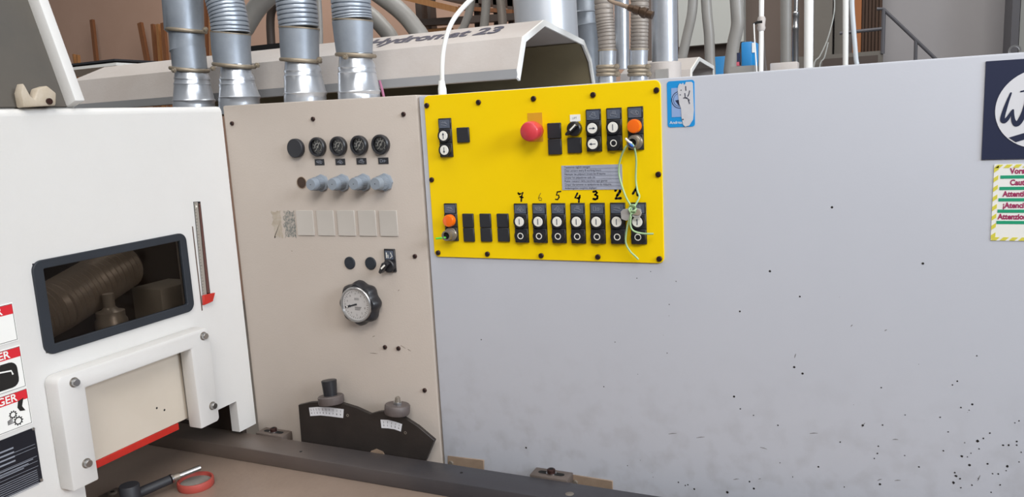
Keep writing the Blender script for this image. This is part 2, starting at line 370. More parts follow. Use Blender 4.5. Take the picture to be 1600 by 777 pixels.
# cream gauge panel
cx0, cx1 = XH-0.0, -0.9045
gp = MB().prism([(cx0+0.001,0.10),(cx1,0.10),(cx1-0.0,ZT-0.003),(cx0+0.001,ZT+0.003)], -1.05, 0.0)
gp.v = [(u+1.18, v-1.3, w_) for u, v, w_ in gp.v]
gauge = gp.build('gauge_panel_housing', creamp, None, (-1.18, 0, 1.3), 'P', 0.004)
tag(gauge, 'cream machine panel with four pressure gauges between white hood and yellow panel', 'machine')
MB().box((-0.25,-1.2,-1.0),(0.25,-1.30,-0.02)).build('plinth', blackm, gauge, frame='P')
def screw(par, px, py, Y=0.0, r=0.0052):
    o = MB().lathe([(r,0),(r,0.003),(r*0.8,0.004)], n=12).build('screw', screwm, par, at(px, py, 'y', Y), 'P')
    MB().lathe([(r*0.45,0.0041),(r*0.45,0.0046)], n=6).build('socket', void, o, None, 'P')
for p in ((363,193),(489.6,186),(631,178.5),(648.8,400.5),(602,542.6),(623,544.5),(664,610)): screw(gauge, *p)

s = MB(); og = WL[gauge]
for (xa_, ya_, xb_, yb_) in ((626,540,634,545),(637,546,642,549),(578,552,590,553),(582,527,586,525),(455,392,457,393),(622,455,624,453),(540,486,560,494)):
    a_ = at(xa_, ya_, 'y', 0)-og; b_ = at(xb_, yb_, 'y', 0)-og; s.ribbon([(a_.x,a_.z),((a_.x+b_.x)/2,(a_.z+b_.z)/2+0.0004),(b_.x,b_.z)], [0.0006,0.0012,0.0005], 0.0, 0.0002)
o = s.build('scuff_marks', mat('scuff_brown', '6a5d51', 0.7), gauge, None, 'P'); o['kind'] = 'stuff'
def gauge_at(px, py):
    c = at(px, py, 'y', 0.0)-Vector((0,0.006,0)); c.y = 0
    b = MB().lathe([(0.0215,0),(0.0225,0.004),(0.0225,0.010),(0.0205,0.0125),(0.0175,0.0125),(0.0165,0.008)], n=32); b.f.pop()
    o = b.build('pressure_gauge', black, gauge, c, 'P')
    MB().lathe([(0.0168,0.0035),(0.0168,0.0045)], n=28).build('dial', blackm, o, None, 'P')
    s = MB()
    for k in range(9):
        a_ = R(225-33.75*k); s.ribbon([(0.0105*math.cos(a_),0.0105*math.sin(a_)),(0.0145*math.cos(a_),0.0145*math.sin(a_))], 0.0012, 0.0046)
    s.ribbon(circ((0,0),0.0085,14,60,200), 0.0022, 0.0046); s.ribbon(circ((0,0),0.0105,14,-50,50), 0.0012, 0.0046); s.text('bar', 0.006, (0.001,-0.0095), 0.0046)
    s.build('dial_marks', whitec, o, None, 'P')
    s = MB().ribbon([(-0.006,-0.009),(0.0075,0.0105)], [0.0012,0.0022], 0.0056); s.prism(circ((0,0),0.0025,12), 0.005, 0.0062); s.build('needle', whitec, o, None, 'P')
    MB().prism(circ((0,0),0.0168,28), 0.0078, 0.0084).build('glass', lensg, o, None, 'P')
for p in ((498.5,229.5),(531,228.3),(563.5,227),(597,225.8)): gauge_at(*p)
# black blanking cap at the row's left
c = at(465, 231.5, 'y', 0); MB().lathe([(0.0215,0),(0.0225,0.003),(0.0225,0.011),(0.021,0.0125)], n=32).build('blanking_cap', blackm, gauge, c, 'P')
SCRIB = [
 [[(-.8,-.3),(-.3,.2),(.5,-.1),(.8,-.5),(.2,-.8),(-.8,-.3)],[(-.3,.2),(-.1,.8),(.4,.8),(.5,-.1)],[(-.1,.8),(.1,.5),(.5,.5)]],
 [[(-.8,.5),(.3,.6),(.8,.1),(.6,-.6),(-.3,-.3),(-.8,.1),(-.8,.5)],[(.3,.6),(.2,.1),(.6,-.6)],[(-.8,.1),(.2,.1)]],
 [[(-.8,-.1),(0,.8),(.4,.5),(-.4,-.4),(-.8,-.1)],[(-.2,-.6),(.5,.1),(.8,-.3),(.3,-.8),(-.2,-.6)],[(-.5,.3),(.2,-.5)]],
 [[(-.7,-.4),(.6,-.8),(.8,-.2),(-.6,.3),(-.7,-.4)],[(-.2,.2),(-.2,.8),(.4,.8),(.4,0)],[(.1,.8),(.1,.1)]],
 [[(-.8,-.6),(-.8,.6),(-.3,.6),(-.3,-.6),(-.8,-.6)],[(-.3,.0),(.3,.3),(.8,0),(.3,-.5),(-.3,-.3)],[(.3,.3),(.3,-.5)]],
 [[(-.8,.4),(.0,.3),(.8,-.2)],[(-.3,.7),(-.2,.2)],[(.1,.7),(.2,.1)],[(.4,.6),(.5,.0)],[(-.8,-.2),(.6,-.7)]],
]
def scribble(k, sx, sy, wd, w0):
    s = MB()
    for L_ in SCRIB[k % len(SCRIB)]: s.ribbon([(x*sx, y*sy) for x, y in L_], wd, w0)
    return s
for k, p in enumerate(((499.5,253.5),(532,253),(565,252),(599.2,251.3))):
    c = at(*p, 'y', 0); o = MB().box((-0.0135,-0.0072,0),(0.0135,0.0072,0.001)).build('pictogram_label', blackm, gauge, c, 'P')
    scribble(k+1, 0.010, 0.0052, 0.0010, 0.001).build('pictogram', plategry, o, None, 'P')
# pressure regulator knobs with a grey hex collar
for p in ((503.3,286),(536.3,285.5),(569.3,285),(602.4,284.7)):
    c = at(*p, 'y', 0)
    o = MB().lathe([(0.0155,0.006),(0.0150,0.028),(0.0140,0.040),(0.0128,0.0425)], n=26).build('regulator_knob', greyk, gauge, c, 'P')
    MB().lathe([(0.0205,0),(0.0205,0.006),(0.0170,0.008)], n=8).build('collar', greyk, o, None, 'P')
    s = MB()
    for i in range(26): s.box((-0.0006,-0.0006,0.010),(0.0006,0.0006,0.0275)); s.v[-8:] = [(x+0.0154*math.cos(R(i*13.85)), y+0.0154*math.sin(R(i*13.85)), z) for x,y,z in s.v[-8:]]
    k_ = s.build('grip_ribs', greyk, o, None, 'P'); k_['kind'] = 'stuff'
    MB().lathe([(0.0012,0.0426),(0.0012,0.0428)], n=8).build('index_dot', blackm, o, None, 'P')
# open hole where a fifth regulator was
c = at(471.5, 285.5, 'y', 0)
MB().ring((0,0), 0.0128, 0.0142, -0.001, 0.0012, 26).build('hole_rim', rust, gauge, c, 'P')
MB().prism(circ((0,0),0.0129,26), -0.001, 0.0004).build('hole', mat('hole_brown', '4b382b', 0.8, 0, '2e231c', 120, 1), gauge, c, 'P')
# five cream cover tiles and the patch of old glue beside them
edges = [(463,493),(495,525),(527,557.5),(559.7,590.2),(592.7,623.5)]
for i, (x0, x1) in enumerate(edges):
    c0 = at(x0-0.4, 328.8+0.3*i*0, 'y', 0); c1 = at(x1-0.4, 368.2+0.3*i, 'y', 0); cc = (c0+c1)/2; hx = (c1.x-c0.x)/2; hz = (c0.z-c1.z)/2
    MB().prism(rrect(-hx,-hz,hx,hz,0.0012,2), 0, 0.0026).build('tile', tilem, gauge, cc, 'P', 0.0006, 1)
def glue(seed, x0, x1, y0, y1, m, rag):
    c0 = at(x0, y0, 'y', 0); c1 = at(x1, y1, 'y', 0); cc = (c0+c1)/2; hx_ = (c1.x-c0.x)/2; hz_ = (c0.z-c1.z)/2; rnd = random.Random(seed); P = []
    for k in range(13): P.append((-hx_*(1-rnd.uniform(0, rag)), -hz_+2*hz_*k/12))
    for k in range(1, 6): P.append((-hx_+2*hx_*k/6, hz_*(1-rnd.uniform(0, rag*0.4))))
    for k in range(13): P.append((hx_*(1-rnd.uniform(0, rag*0.3)), hz_-2*hz_*k/12))
    for k in range(1, 6): P.append((hx_-2*hx_*k/6, -hz_*(1-rnd.uniform(0, rag*0.4))))
    MB().prism(P, 0, 0.0004).build('glue_patch', m, gauge, cc, 'P')
glue(3, 440, 464.5, 328, 373, mat('dark_old_glue', 'b3a99f', 0.8, 0, '56605f', 150, 0.15), 0.5)
glue(5, 422, 443, 329, 373, mat('pale_old_glue', 'b6aca1', 0.8, 0, '9d917e', 50, 0.4), 0.5)
# three controls below: two flat caps and a selector switch
for p in ((547,411),(579.5,411.6)):
    c = at(*p, 'y', 0); MB().lathe([(0.0150,0),(0.0150,0.002),(0.0138,0.003)], n=28).build('blanking_disc', rubber, gauge, c, 'P')
def selector(par, c, plate, ang, wh=True):
    o = MB().lathe([(0.0145,0),(0.0145,0.010),(0.0125,0.012)], n=26).build('selector_switch', black, par, c, 'P')
    ca, sa = math.cos(ang), math.sin(ang)
    def rp(x, y): return (x*ca-y*sa, x*sa+y*ca)
    MB().prism([rp(-0.0125,-0.0042),rp(0.016,-0.0030),rp(0.018,0),rp(0.016,0.0030),rp(-0.0125,0.0042)], 0.010, 0.024).build('lever', black, o, None, 'P', 0.0012, 1)
    MB().ribbon([rp(-0.0122,0.0),rp(0.004,0.0)], 0.0030, 0.0241).build('index_line', whitec, o, None, 'P')
    return o
c0 = at(601, 388.6, 'y', 0); c1 = at(620.5, 425, 'y', 0); cc = (c0+c1)/2; hx = (c1.x-c0.x)/2; hz = (c0.z-c1.z)/2
pl = MB().box((-hx,-hz,0),(hx,hz,0.005)).build('switch_plate', black, gauge, cc, 'P', 0.0012, 1)
MB().box((-hx*0.75,hz*0.12,0.005),(hx*0.75,hz*0.85,0.0056)).build('legend_plate', slate, pl, None, 'P')
s = MB(); s.ribbon([(-0.007,0.006),(-0.007,0.019)], 0.0022, 0.0057); s.ribbon([(-0.003,0.006),(-0.003,0.014)], 0.0015, 0.0057); s.ribbon([(0.002,0.006),(0.008,0.010),(0.004,0.019)], 0.0014, 0.0057)
s.build('pictogram', whitec, pl, None, 'P')
lv = MB().lathe([(0.0150,0.005),(0.0150,0.012),(0.013,0.014)], (0,-0.012), 24).build('knob_base', black, pl, None, 'P')
MB().prism([(0.008,-0.006),(-0.014,-0.028),(-0.019,-0.024),(-0.008,-0.002),(0.004,0.001)], 0.013, 0.028).build('lever', black, pl, None, 'P', 0.002, 2)
MB().ribbon([(-0.0095,-0.0150),(0.0015,-0.0060)], 0.0040, 0.0283).build('index_line', whitec, pl, None, 'P')
# lobed handwheel with a built-in dial
c = at(571, 470.5, 'y', 0)
hwl = MB().lathe([(0.040,0.004),(0.049,0.008),(0.0515,0.016),(0.0505,0.028),(0.045,0.036),(0.041,0.036)], n=96, lobes=(8,0.055)).build('lobed_handwheel', black, gauge, c, 'P')
MB().lathe([(0.012,0),(0.012,0.006)], n=20).build('spindle', silver, hwl, None, 'P')
b = MB().lathe([(0.0425,0.030),(0.0425,0.0395),(0.0410,0.0410),(0.0385,0.0410),(0.0375,0.0375)], n=48); b.f.pop(); b.build('bezel', silver, hwl, None, 'P')
MB().prism(circ((0,0),0.0382,40), 0.030, 0.0372).build('dial', dialm, hwl, None, 'P')
s = MB()
for k in range(40):
    a_ = R(9*k); r1 = 0.031 if k % 4 else 0.0285; s.ribbon([(r1*math.cos(a_),r1*math.sin(a_)),(0.0335*math.cos(a_),0.0335*math.sin(a_))], 0.0008, 0.0373)
for k in range(10):
    a_ = R(36*k+18); s.text(str((k*3+1) % 10), 0.0065, (0.025*math.cos(a_),0.025*math.sin(a_)), 0.0373)
for i in range(3): s.ribbon([(-0.004,-0.006-0.003*i),(0.014-0.002*i,-0.006-0.003*i)], 0.0012, 0.0373)
for i in range(2): s.ribbon([(-0.004,0.012+0.003*i),(0.009,0.012+0.003*i)], 0.0009, 0.0373)
s.build('dial_marks', mat('dial_print', '5c5856', 0.6), hwl, None, 'P')
s = MB().ribbon([(0.002,0.001),(-0.016,-0.0035)], [0.0042,0.003], 0.0376, 0.0008); s.ribbon([(-0.016,-0.0035),(-0.031,-0.0075)], [0.0058,0.0028], 0.0376, 0.0008); s.build('needle', blackm, hwl, None, 'P')
MB().prism(circ((-0.0255,-0.006),0.0019,10), 0.0385, 0.0388).build('needle_mark', whitec, hwl, None, 'P')

# ---------------------------------------------------------------- yellow control panel
y0 = at(663, 150, 'y', 0); y1 = at(1038.5, 411.5, 'y', 0); yc = (y0+y1)/2; yc.y = 0; hx = (y1.x-y0.x)/2; hz = (y0.z-y1.z)/2
cp = MB().prism(rrect(-hx,-hz,hx,hz,0.012,6), 0.0, 0.004).build('control_panel', yellow, None, yc, 'P', 0.001, 1)
tag(cp, 'bright yellow control panel with rows of push buttons on the grey housing', 'control panel')
YP = -0.004
for p in ((667.3,165),(748,160),(834,154.3),(927,148.3),(1026,141),(1029,272.5),(1030.5,404.5),(934.5,401.5),(846,399.5),(762,397),(685,395),(675,281)): screw(cp, *p, YP, 0.0056)
MW, MH = 0.0300, 0.0305
def cell(par, c, z, kind, k=0):
    """one station row: body block plus the operator that sits on it"""
    if kind == 'legend':
        MB().box((-MW/2,z-0.0105,0),(MW/2,z+0.0105,0.0045)).build('legend_holder', black, par, c, 'P', 0.0008, 1)
        MB().box((-MW*0.43,z-0.0098,0.0045),(MW*0.43,z+0.0082,0.0051)).build('legend_plate', slate, par, c, 'P')
        return
    o = MB().box((-MW/2,z-MH/2+0.0004,0),(MW/2,z+MH/2-0.0004,0.0060)).build('button_body', blackm, par, c, 'P', 0.0012, 1)
    if kind in ('I','right','left','up','down'):
        MB().ring((0,z), 0.0106, 0.0138, 0.0055, 0.0125, 28).build('collar', black, par, c, 'P')
        MB().lathe([(0.0107,0.005),(0.0107,0.0118),(0.0098,0.0130)], (0,z), 28).build('white_push_button', whitec, par, c, 'P')
        s = MB(); W0 = 0.0131
        if kind == 'I': s.ribbon([(0,z-0.0058),(0,z+0.0058)], 0.0016, W0); nm = 'bar_mark'
        else:
            dx, dz = {'right':(1,0),'left':(-1,0),'up':(0,1),'down':(0,-1)}[kind]; nm = 'arrow_mark'
            s.ribbon([(-0.0062*dx,z-0.0062*dz),(0.0045*dx,z+0.0045*dz)], 0.0015, W0)
            px_, pz_ = -dz, dx
            s.prism([(0.0068*dx,z+0.0068*dz),(0.0018*dx+0.0026*px_,z+0.0018*dz+0.0026*pz_),(0.0018*dx-0.0026*px_,z+0.0018*dz-0.0026*pz_)], W0, W0+0.0004)
        s.build(nm, slate, par, c, 'P')
    elif kind == 'O':
        MB().ring((0,z), 0.0112, 0.0142, 0.0055, 0.0105, 28).build('collar', black, par, c, 'P')
        MB().lathe([(0.0125,0.005),(0.0125,0.0096),(0.0115,0.0106)], (0,z), 28).build('black_push_button', black, par, c, 'P')
        MB().ring((0,z), 0.0050, 0.0068, 0.0100, 0.0110, 24).build('ring_mark', whitec, par, c, 'P')
    elif kind == 'lamp':
        MB().lathe([(0.0135,0.005),(0.0135,0.0150),(0.0120,0.0180),(0.0085,0.0186)], (0,z), 30).build('orange_lamp', orange, par, c, 'P')
    elif kind == 'lock':
        MB().lathe([(0.0148,0.005),(0.0148,0.0090),(0.0135,0.0105),(0.0135,0.0150),(0.0120,0.0160)], (0,z), 28).build('lock_collar', lock, par, c, 'P')
        MB().ring((0,z), 0.0078, 0.0110, 0.0155, 0.0290, 26).build('lock_barrel', lock, par, c, 'P')
        MB().prism(circ((0,z),0.0079,20), 0.0155, 0.0250).build('lock_face', void, par, c, 'P')
    return o
def station(px, py, kinds, lab=None, k=0, name='push_button_station'):
    """px,py: middle of the station's middle row"""
    c = at(px, py, 'y', YP); par = MB().box((-MW/2-0.0006,-MH*1.5-0.0002,0),(MW/2+0.0006,MH*0.5+0.0218,0.0022)).build(name, black, cp, c, 'P', 0.0008, 1)
    if lab: par['label'] = lab
    cell(par, c, MH/2+0.0108, 'legend')
    scribble(k, 0.0095, 0.0068, 0.0008, 0.0052).build('pictogram', plategry, par, c+Vector((0,0,MH/2+0.0100)), 'P')
    cell(par, c, 0, kinds[0]); cell(par, c, -MH, kinds[1]); return par
station(697, 212, ('up','down'), 'station with up and down arrow buttons', 5)
station(928.3, 200.3, ('right','left'), 'station with right and left arrow buttons', 0)
station(960.4, 198.7, ('I','O'), None, 3)
station(993.5, 197, ('lamp','lock'), 'orange lamp over a key lock with wire through it', 1, 'lamp_and_lock_station')
station(705.6, 344, ('lamp','lock'), 'orange lamp over a key lock with a green stub', 5, 'lamp_and_lock_station')
xa = at(815.2, 345.3, 'y', YP); xb = at(998.3, 345.6, 'y', YP)
for i in range(7):
    c = xa.lerp(xb, i/6)
    dd = c-CAM; z_ = dd.dot(fw); station(800+FPX*dd.dot(rt)/z_, 388.5-FPX*dd.dot(up)/z_, ('I','O'), None, (2,1,2,3,4,5,0)[i])
def blanks(px0, py0, px1, py1, n):
    a_ = at(px0, py0, 'y', YP); b_ = at(px1, py1, 'y', YP); cc = (a_+b_)/2; hx_ = (b_.x-a_.x)/2; h = (a_.z-b_.z)
    for i in range(n):
        zc = a_.z-h*(i+0.5)/n; MB().box((-hx_,-h/n/2+0.0004,0),(hx_,h/n/2-0.0004,0.0055)).build('blanking_plate', blackm, cp, (cc.x,YP,zc), 'P', 0.0012, 1)
blanks(714.5, 199.3, 735, 222.6, 1); blanks(856, 192.3, 879, 241.2, 2); blanks(887.3, 215, 910, 239, 1)
blanks(723.4, 333.4, 743, 377.8, 2); blanks(750.3, 333.4, 770, 377.8, 2); blanks(777, 333.4, 797.5, 377.8, 2)
# emergency stop on its ochre square
c0 = at(824, 177, 'y', YP); c1 = at(849, 221.3, 'y', YP); cc = (c0+c1)/2; hx = (c1.x-c0.x)/2; hz = (c0.z-c1.z)/2
MB().box((-hx,-hz,0),(hx,hz,0.0005)).build('ochre_backing', ochre, cp, cc, 'P')
c = at(838.5, 204.5, 'y', YP)
es = MB().lathe([(0.0175,0.014),(0.0195,0.016),(0.0205,0.022),(0.0200,0.036),(0.0188,0.0405),(0.0165,0.0425),(0.0001,0.0435)], n=36).build('emergency_stop_button', red, cp, c, 'P')
MB().lathe([(0.0155,0),(0.0150,0.015)], n=24).build('stem', redp, es, None, 'P')
# selector under its white label
sel = selector(cp, at(899, 201, 'y', YP), None, R(222), True)
c0 = at(890.5, 179.5, 'y', YP); c1 = at(907, 189.6, 'y', YP); cc = (c0+c1)/2; hx = (c1.x-c0.x)/2; hz = (c0.z-c1.z)/2
o = MB().box((-hx,-hz,0),(hx,hz,0.0008)).build('white_label', whitep, cp, cc, 'P'); MB().text('LIFT', 0.0058, (-0.001,0), 0.0009).build('lettering', plategry, o, None, 'P')
# multilingual text plate
c0 = at(877.3, 259, 'y', YP); c1 = at(973, 296, 'y', YP); cc = (c0+c1)/2; hx = (c1.x-c0.x)/2; hz = (c0.z-c1.z)/2
tp = MB().box((-hx,-hz,0),(hx,hz,0.001)).build('text_plate', textplate, cp, cc, 'P')
s = MB(); L_ = ['Tastatoren täglich reinigen', 'Clean sensors every 8 working hours', 'Nettoyer les palpeurs toutes les 8 heures', 'Limpiar los palpadores cada día', 'Pulire i tastatori della macchina ogni giorno', 'Limpar diariamente os apalpadores da máquina', 'Avläsningsdon rengöres dagligen']
for i, t_ in enumerate(L_):
    z_ = hz-(i+0.5)*2*hz/7; s.text(t_, 0.0056, (-hx+0.006, z_), 0.0010, 0.0003, 'LEFT', sx=0.92)
    if i < 6: s.ribbon([(-hx+0.005,z_-hz/7),(hx-0.004,z_-hz/7)], 0.0004, 0.0010, 0.0002)
s.build('lettering', mat('plate_print', '3b3d4a', 0.6), tp, None, 'P')
# numerals written by hand with a marker
NUM = {'7':[[(-.5,.7),(-.1,.55),(.55,.8),(.2,0),(.1,-.9)],[(-.15,0),(.5,-.15)],[(-.5,.75),(-.3,.45)]],
 '6':[[(.2,.9),(-.2,.3),(-.4,-.3),(-.2,-.8),(.25,-.8),(.4,-.4),(.1,-.1),(-.35,-.2)]],
 '5':[[(.7,.85),(-.05,.75),(-.25,.15),(.2,.1),(.3,-.3),(-.05,-.75),(-.5,-.7)]],
 '4':[[(.0,.8),(-.5,-.05),(.0,-.15),(.5,0)],[(.5,.35),(.3,-.3),(.25,-.9)]],
 '3':[[(-.45,.75),(.1,.85),(.35,.55),(.0,.15),(.45,-.15),(.4,-.6),(-.05,-.8),(-.5,-.7)],[(-.1,.15),(.1,.12)]],
 '2':[[(-.45,.5),(-.1,.95),(.4,.8),(.4,.35),(-.1,-.3),(-.4,-.85),(.5,-.8)]],
 '1':[[(-.6,-.4),(-.1,.3),(.15,.9),(.25,.2),(.35,-.7)]]}
for ch, px, py, wd, mm, sc in (('7',813.5,307.5,.0026,ink,1),('6',844,308,.0012,fadedink,.85),('5',871.5,306,.0021,ink,1),('4',902.5,308.5,.0028,ink,1.0),('3',930.5,305.5,.0033,ink,.95),('2',965.5,302.5,.0040,ink,1.12),('1',993.5,299.5,.0034,ink,1)):
    s = MB()
    for L_ in NUM[ch]: 
        q_ = [(x*0.0100*sc, y*0.0104*sc) for x, y in L_]; s.ribbon(q_, wd*1.3, 0.0)
        for p_ in q_: s.prism(circ(p_, wd*0.65, 8), 0.0, 0.0004)
    o = s.build('marker_numeral', mm, cp, at(px, py, 'y', YP), 'P')

# wire looped through the lock, key tag hanging in it
t = world_mb(at(990, 226, 'y', -0.025))
def Wp(px, py, y): return at(px, py, 'y', y)
left = [Wp(986,224,-0.030),Wp(977,231,-0.030),Wp(969,250,-0.020),Wp(967,270,-0.016),Wp(971.5,290,-0.018),Wp(979,310,-0.022),Wp(987,323,-0.026)]
t.sweep(left, 0.00185, 10, smooth=5)
wire = t.build('looped_wire', wiregreen); tag(wire, 'green and yellow wire looped from the lock and knotted round a key tag', 'wire')
def strand(pts, r=0.00185, m=wiregreen, nm='strand'):
    t = world_mb(pts[0]); t.sweep(pts, r, 10, smooth=5); return t.build(nm, m, wire)
strand([Wp(986,224,-0.030),Wp(991,230,-0.031),Wp(994,250,-0.020),Wp(993.5,280,-0.014),Wp(996,298,-0.017),Wp(999,308,-0.022),Wp(992,322,-0.028)])
strand([Wp(987,325,-0.030),Wp(985,338,-0.031),Wp(980,355,-0.029),Wp(977.5,378,-0.024),Wp(984,392,-0.020),Wp(992,400,-0.018),Wp(997.5,405.5,-0.016)], nm='tail')
strand([Wp(986,338,-0.033),Wp(985,352,-0.032),Wp(990,361,-0.030),Wp(1004,365,-0.028),Wp(1021,365.5,-0.027)], nm='tail')
kn = world_mb(Wp(988,327,-0.031)); P = [Wp(988+5.5*math.cos(R(k*40))*(1 if k%2 else .8), 327+4*math.sin(R(k*40))-0.35*(k-9), -0.031+0.003*math.sin(R(k*60))) for k in range(19)]
kn.sweep(P, 0.0019, 8, smooth=3); kn.build('knot', wiregreen, wire)
strand([Wp(983,222,-0.030),Wp(985,226,-0.0335),Wp(989,229,-0.032)], 0.0028, cyanw, 'blue_core')
strand([Wp(978,217,-0.030),Wp(982,221,-0.034),Wp(987,224,-0.032)], 0.0024, whitec, 'white_core')
def plateP(pts, y, th, m, nm, par):
    c = at(*pts[0], 'y', y); s = MB(); Q = [at(*p, 'y', y)-c for p in pts]; s.prism([(q.x,q.z) for q in Q], 0, th); return s.build(nm, m, par, c, 'P', 0.0003, 1)
plateP([(970,331),(974,327),(981,326),(986,329),(985,343),(978,345),(971,342)], -0.0265, 0.0015, mat('grey_tag_plastic', 'aaa8a6', 0.3, coat=0.3), 'plastic_tag', wire)
plateP([(989,328),(995,325),(1001,327),(1003,333),(1000,340),(993,341),(988,338)], -0.0265, 0.0015, MATS['grey_tag_plastic'], 'plastic_tag', wire)
plateP([(990.5,330),(995,327),(1000,329),(1001,333),(998,337),(990,336)], -0.0285, 0.001, mat('tan_card', '9a8d7d', 0.5), 'paper_insert', wire)
# stub of green wire in the lower-left lock
t = world_mb(Wp(703,371,-0.028)); t.sweep([Wp(703,371,-0.022),Wp(694,371.5,-0.030),Wp(681,373,-0.036)], 0.0022, 10)
tag(t.build('wire_stub', mat('bright_green_wire', '4fc03a', 0.4)), 'short bright green wire stub poking from the lower left lock', 'wire')

# white supply cable rising behind the panel's left end
gl0 = at(691, 141, 'y', 0.03); gl0.z = ZT-0.0052
t = empty('supply_cable', gl0); tag(t, 'white cable rising in an arc from a gland atop the grey housing', 'cable')
MB().lathe([(0.0092,0.0),(0.0092,0.012),(0.0080,0.018),(0.0064,0.030)], n=20).build('cable_gland', whitep, t)
P = [at(px, py, 'y', yy)-gl0 for px, py, yy in ((691,136,.03),(690.8,105,.03),(693,78,.04),(699,52,.05),(709,30,.07),(725,10,.09),(745,-8,.11),(775,-25,.13))]
P += [P[-1]+Vector((0.10,0.02,0.10)), P[-1]+Vector((0.16,0.03,0.4)), P[-1]+Vector((0.17,0.03,2.4))]
MB().sweep(P, 0.0052, 12, smooth=6).build('sheath', wirewht, t)

# ---------------------------------------------------------------- stickers on the grey housing
def sheet(name, px0, py0, px1, py1, m, r=0.0, th=0.0008, Y=0.0):
    c0 = at(px0, py0, 'y', Y); c1 = at(px1, py1, 'y', Y); cc = (c0+c1)/2; hx = (c1.x-c0.x)/2; hz = (c0.z-c1.z)/2
    return MB().prism(rrect(-hx,-hz,hx,hz,r,4) if r else [(-hx,-hz),(hx,-hz),(hx,hz),(-hx,hz)], 0, th).build(name, m, None, cc, 'P'), hx, hz
st, hx, hz = sheet('torn_sticker', 1042, 127.5, 1086, 197.5, stblue, 0.005)
tag(st, 'torn blue sticker with a ripped white patch right of the yellow panel', 'sticker')
MB().box((-hx*0.68,-hz*0.56,0.0008),(hx*0.6,hz*0.70,0.0012)).build('pale_field', stpale, st, None, 'P')
s = MB().ring((-hx*0.05,hz*0.18), 0.0150, 0.0162, 0.0012, 0.0015, 28); s.ring((-hx*0.05,hz*0.18), 0.0120, 0.0126, 0.0012, 0.0015, 28)
s.prism([(-hx*0.4,hz*0.16),(-hx*0.02,hz*0.20),(hx*0.1,-hz*0.1),(-hx*0.16,-hz*0.06)], 0.0012, 0.0015); s.build('round_emblem', navy, st, None, 'P')
MB().text('Andreas', 0.0078, (-hx*0.84,-hz*0.80), 0.0009, 0.0003, 'LEFT').build('lettering', whitep, st, None, 'P')
P = [(-.16,.78),(-.05,.88),(.1,.84),(.18,.90),(.26,.80),(.34,.84),(.40,.93),(.5,.93),(.8,.92),(.9,.85),(.92,.3),(.95,-.3),(.88,-.7),(.6,-.95),(.3,-1.0),(.15,-.9),(.05,-.6),(.02,-.2),(-.1,.0),(-.16,.3),(-.2,.6)]
MB().prism([(x*hx,y*hz) for x, y in P], 0.0012, 0.0020).build('torn_patch', torn, st, None, 'P')
s = MB()
for L_ in ([(.32,.45),(.34,.25),(.55,.2),(.65,-.02)],[(.52,.3),(.62,.42),(.66,.55)],[(.2,.25),(.5,.25)],[(.02,.6),(.08,.58)],[(-.05,.4),(.02,.38)],[(.1,-.68),(.2,-.67)],[(.38,.75),(.4,.55)],[(.55,.12),(.66,.16)]):
    s.ribbon([(x*hx,y*hz) for x, y in L_], 0.0016, 0.0020)
s.build('print_remains', navy, st, None, 'P')
# emblem sign
p0 = at(1540, 96, 'y', 0); p1 = at(1534, 249.5, 'y', 0); hz = (p0.z-p1.z)/2; hx = hz
cc = Vector(((p0.x+p1.x)/2+hx, 0, (p0.z+p1.z)/2))
sg = MB().box((-hx,-hz,0),(hx,hz,0.002)).build('emblem_sign', navy, None, cc, 'P'); tag(sg, 'square navy emblem sign with a pale disc and script lettering', 'sign')
rr = hx*0.80; MB().prism(circ((0,0),rr,64), 0.002, 0.0026).build('pale_disc', signwhite, sg, None, 'P')
sc = 2*hz/154.0
def E_(x, y): return ((x-1535-77)*sc*1.0, (172.5-y)*sc)      # emblem drawn on a 154-unit grid
def zf(x, y): return E_(1530+x/4.571, 85+y/4.571)
s = MB()
def stroke(pts, wd):
    P_ = []; W_ = []
    for i in range(len(pts)-1):
        p0, p1, p2, p3 = (Vector(pts[max(i-1,0)]), Vector(pts[i]), Vector(pts[i+1]), Vector(pts[min(i+2,len(pts)-1)]))
        for k in range(6):
            t_ = k/6; P_.append(tuple(0.5*((2*p1)+(p2-p0)*t_+(2*p0-5*p1+4*p2-p3)*t_*t_+(3*p1-p0-3*p2+p3)*t_**3))); W_.append(wd[i]*(1-t_)+wd[i+1]*t_)
    pts = P_+[pts[-1]]; wd = W_+[wd[-1]]
    s.ribbon([zf(*p) for p in pts], [w_*sc/4.571 for w_ in wd], 0.0026, 0.0004)
    for k_, (p, w_) in enumerate(zip(pts, wd)): s.prism(circ(zf(*p), w_*sc/4.571/2, 12), 0.0026, 0.00304+0.000008*k_)
stroke([(185,282),(170,330),(155,385),(143,440),(142,470),(155,478),(175,455),(195,415),(203,402)], [12,18,24,28,30,30,24,16,10])
stroke([(203,402),(203,440),(210,480),(228,503),(250,480),(268,430),(282,360),(290,290),(289,222)], [12,20,28,36,36,32,26,18,10])
stroke([(245,275),(280,268),(320,256),(380,244)], [10,13,14,12])
stroke([(345,430),(375,405),(365,385),(340,395),(325,430),(335,465),(365,470),(400,445)], [14,16,16,18,24,24,20,14])
stroke([(430,460),(440,390)], [22,20]); stroke([(470,460),(480,395),(520,390),(515,460)], [20,22,22,20]); stroke([(560,460),(568,395)], [20,20])
stroke([(640,402),(612,404),(606,436),(634,446),(642,404),(636,478),(606,498)], [12,14,16,14,16,14,10])
s.prism([zf(185,597),zf(640,455),zf(640,500),zf(230,632)], 0.0026, 0.0030)
s.build('script_lettering', navy, sg, None, 'P')
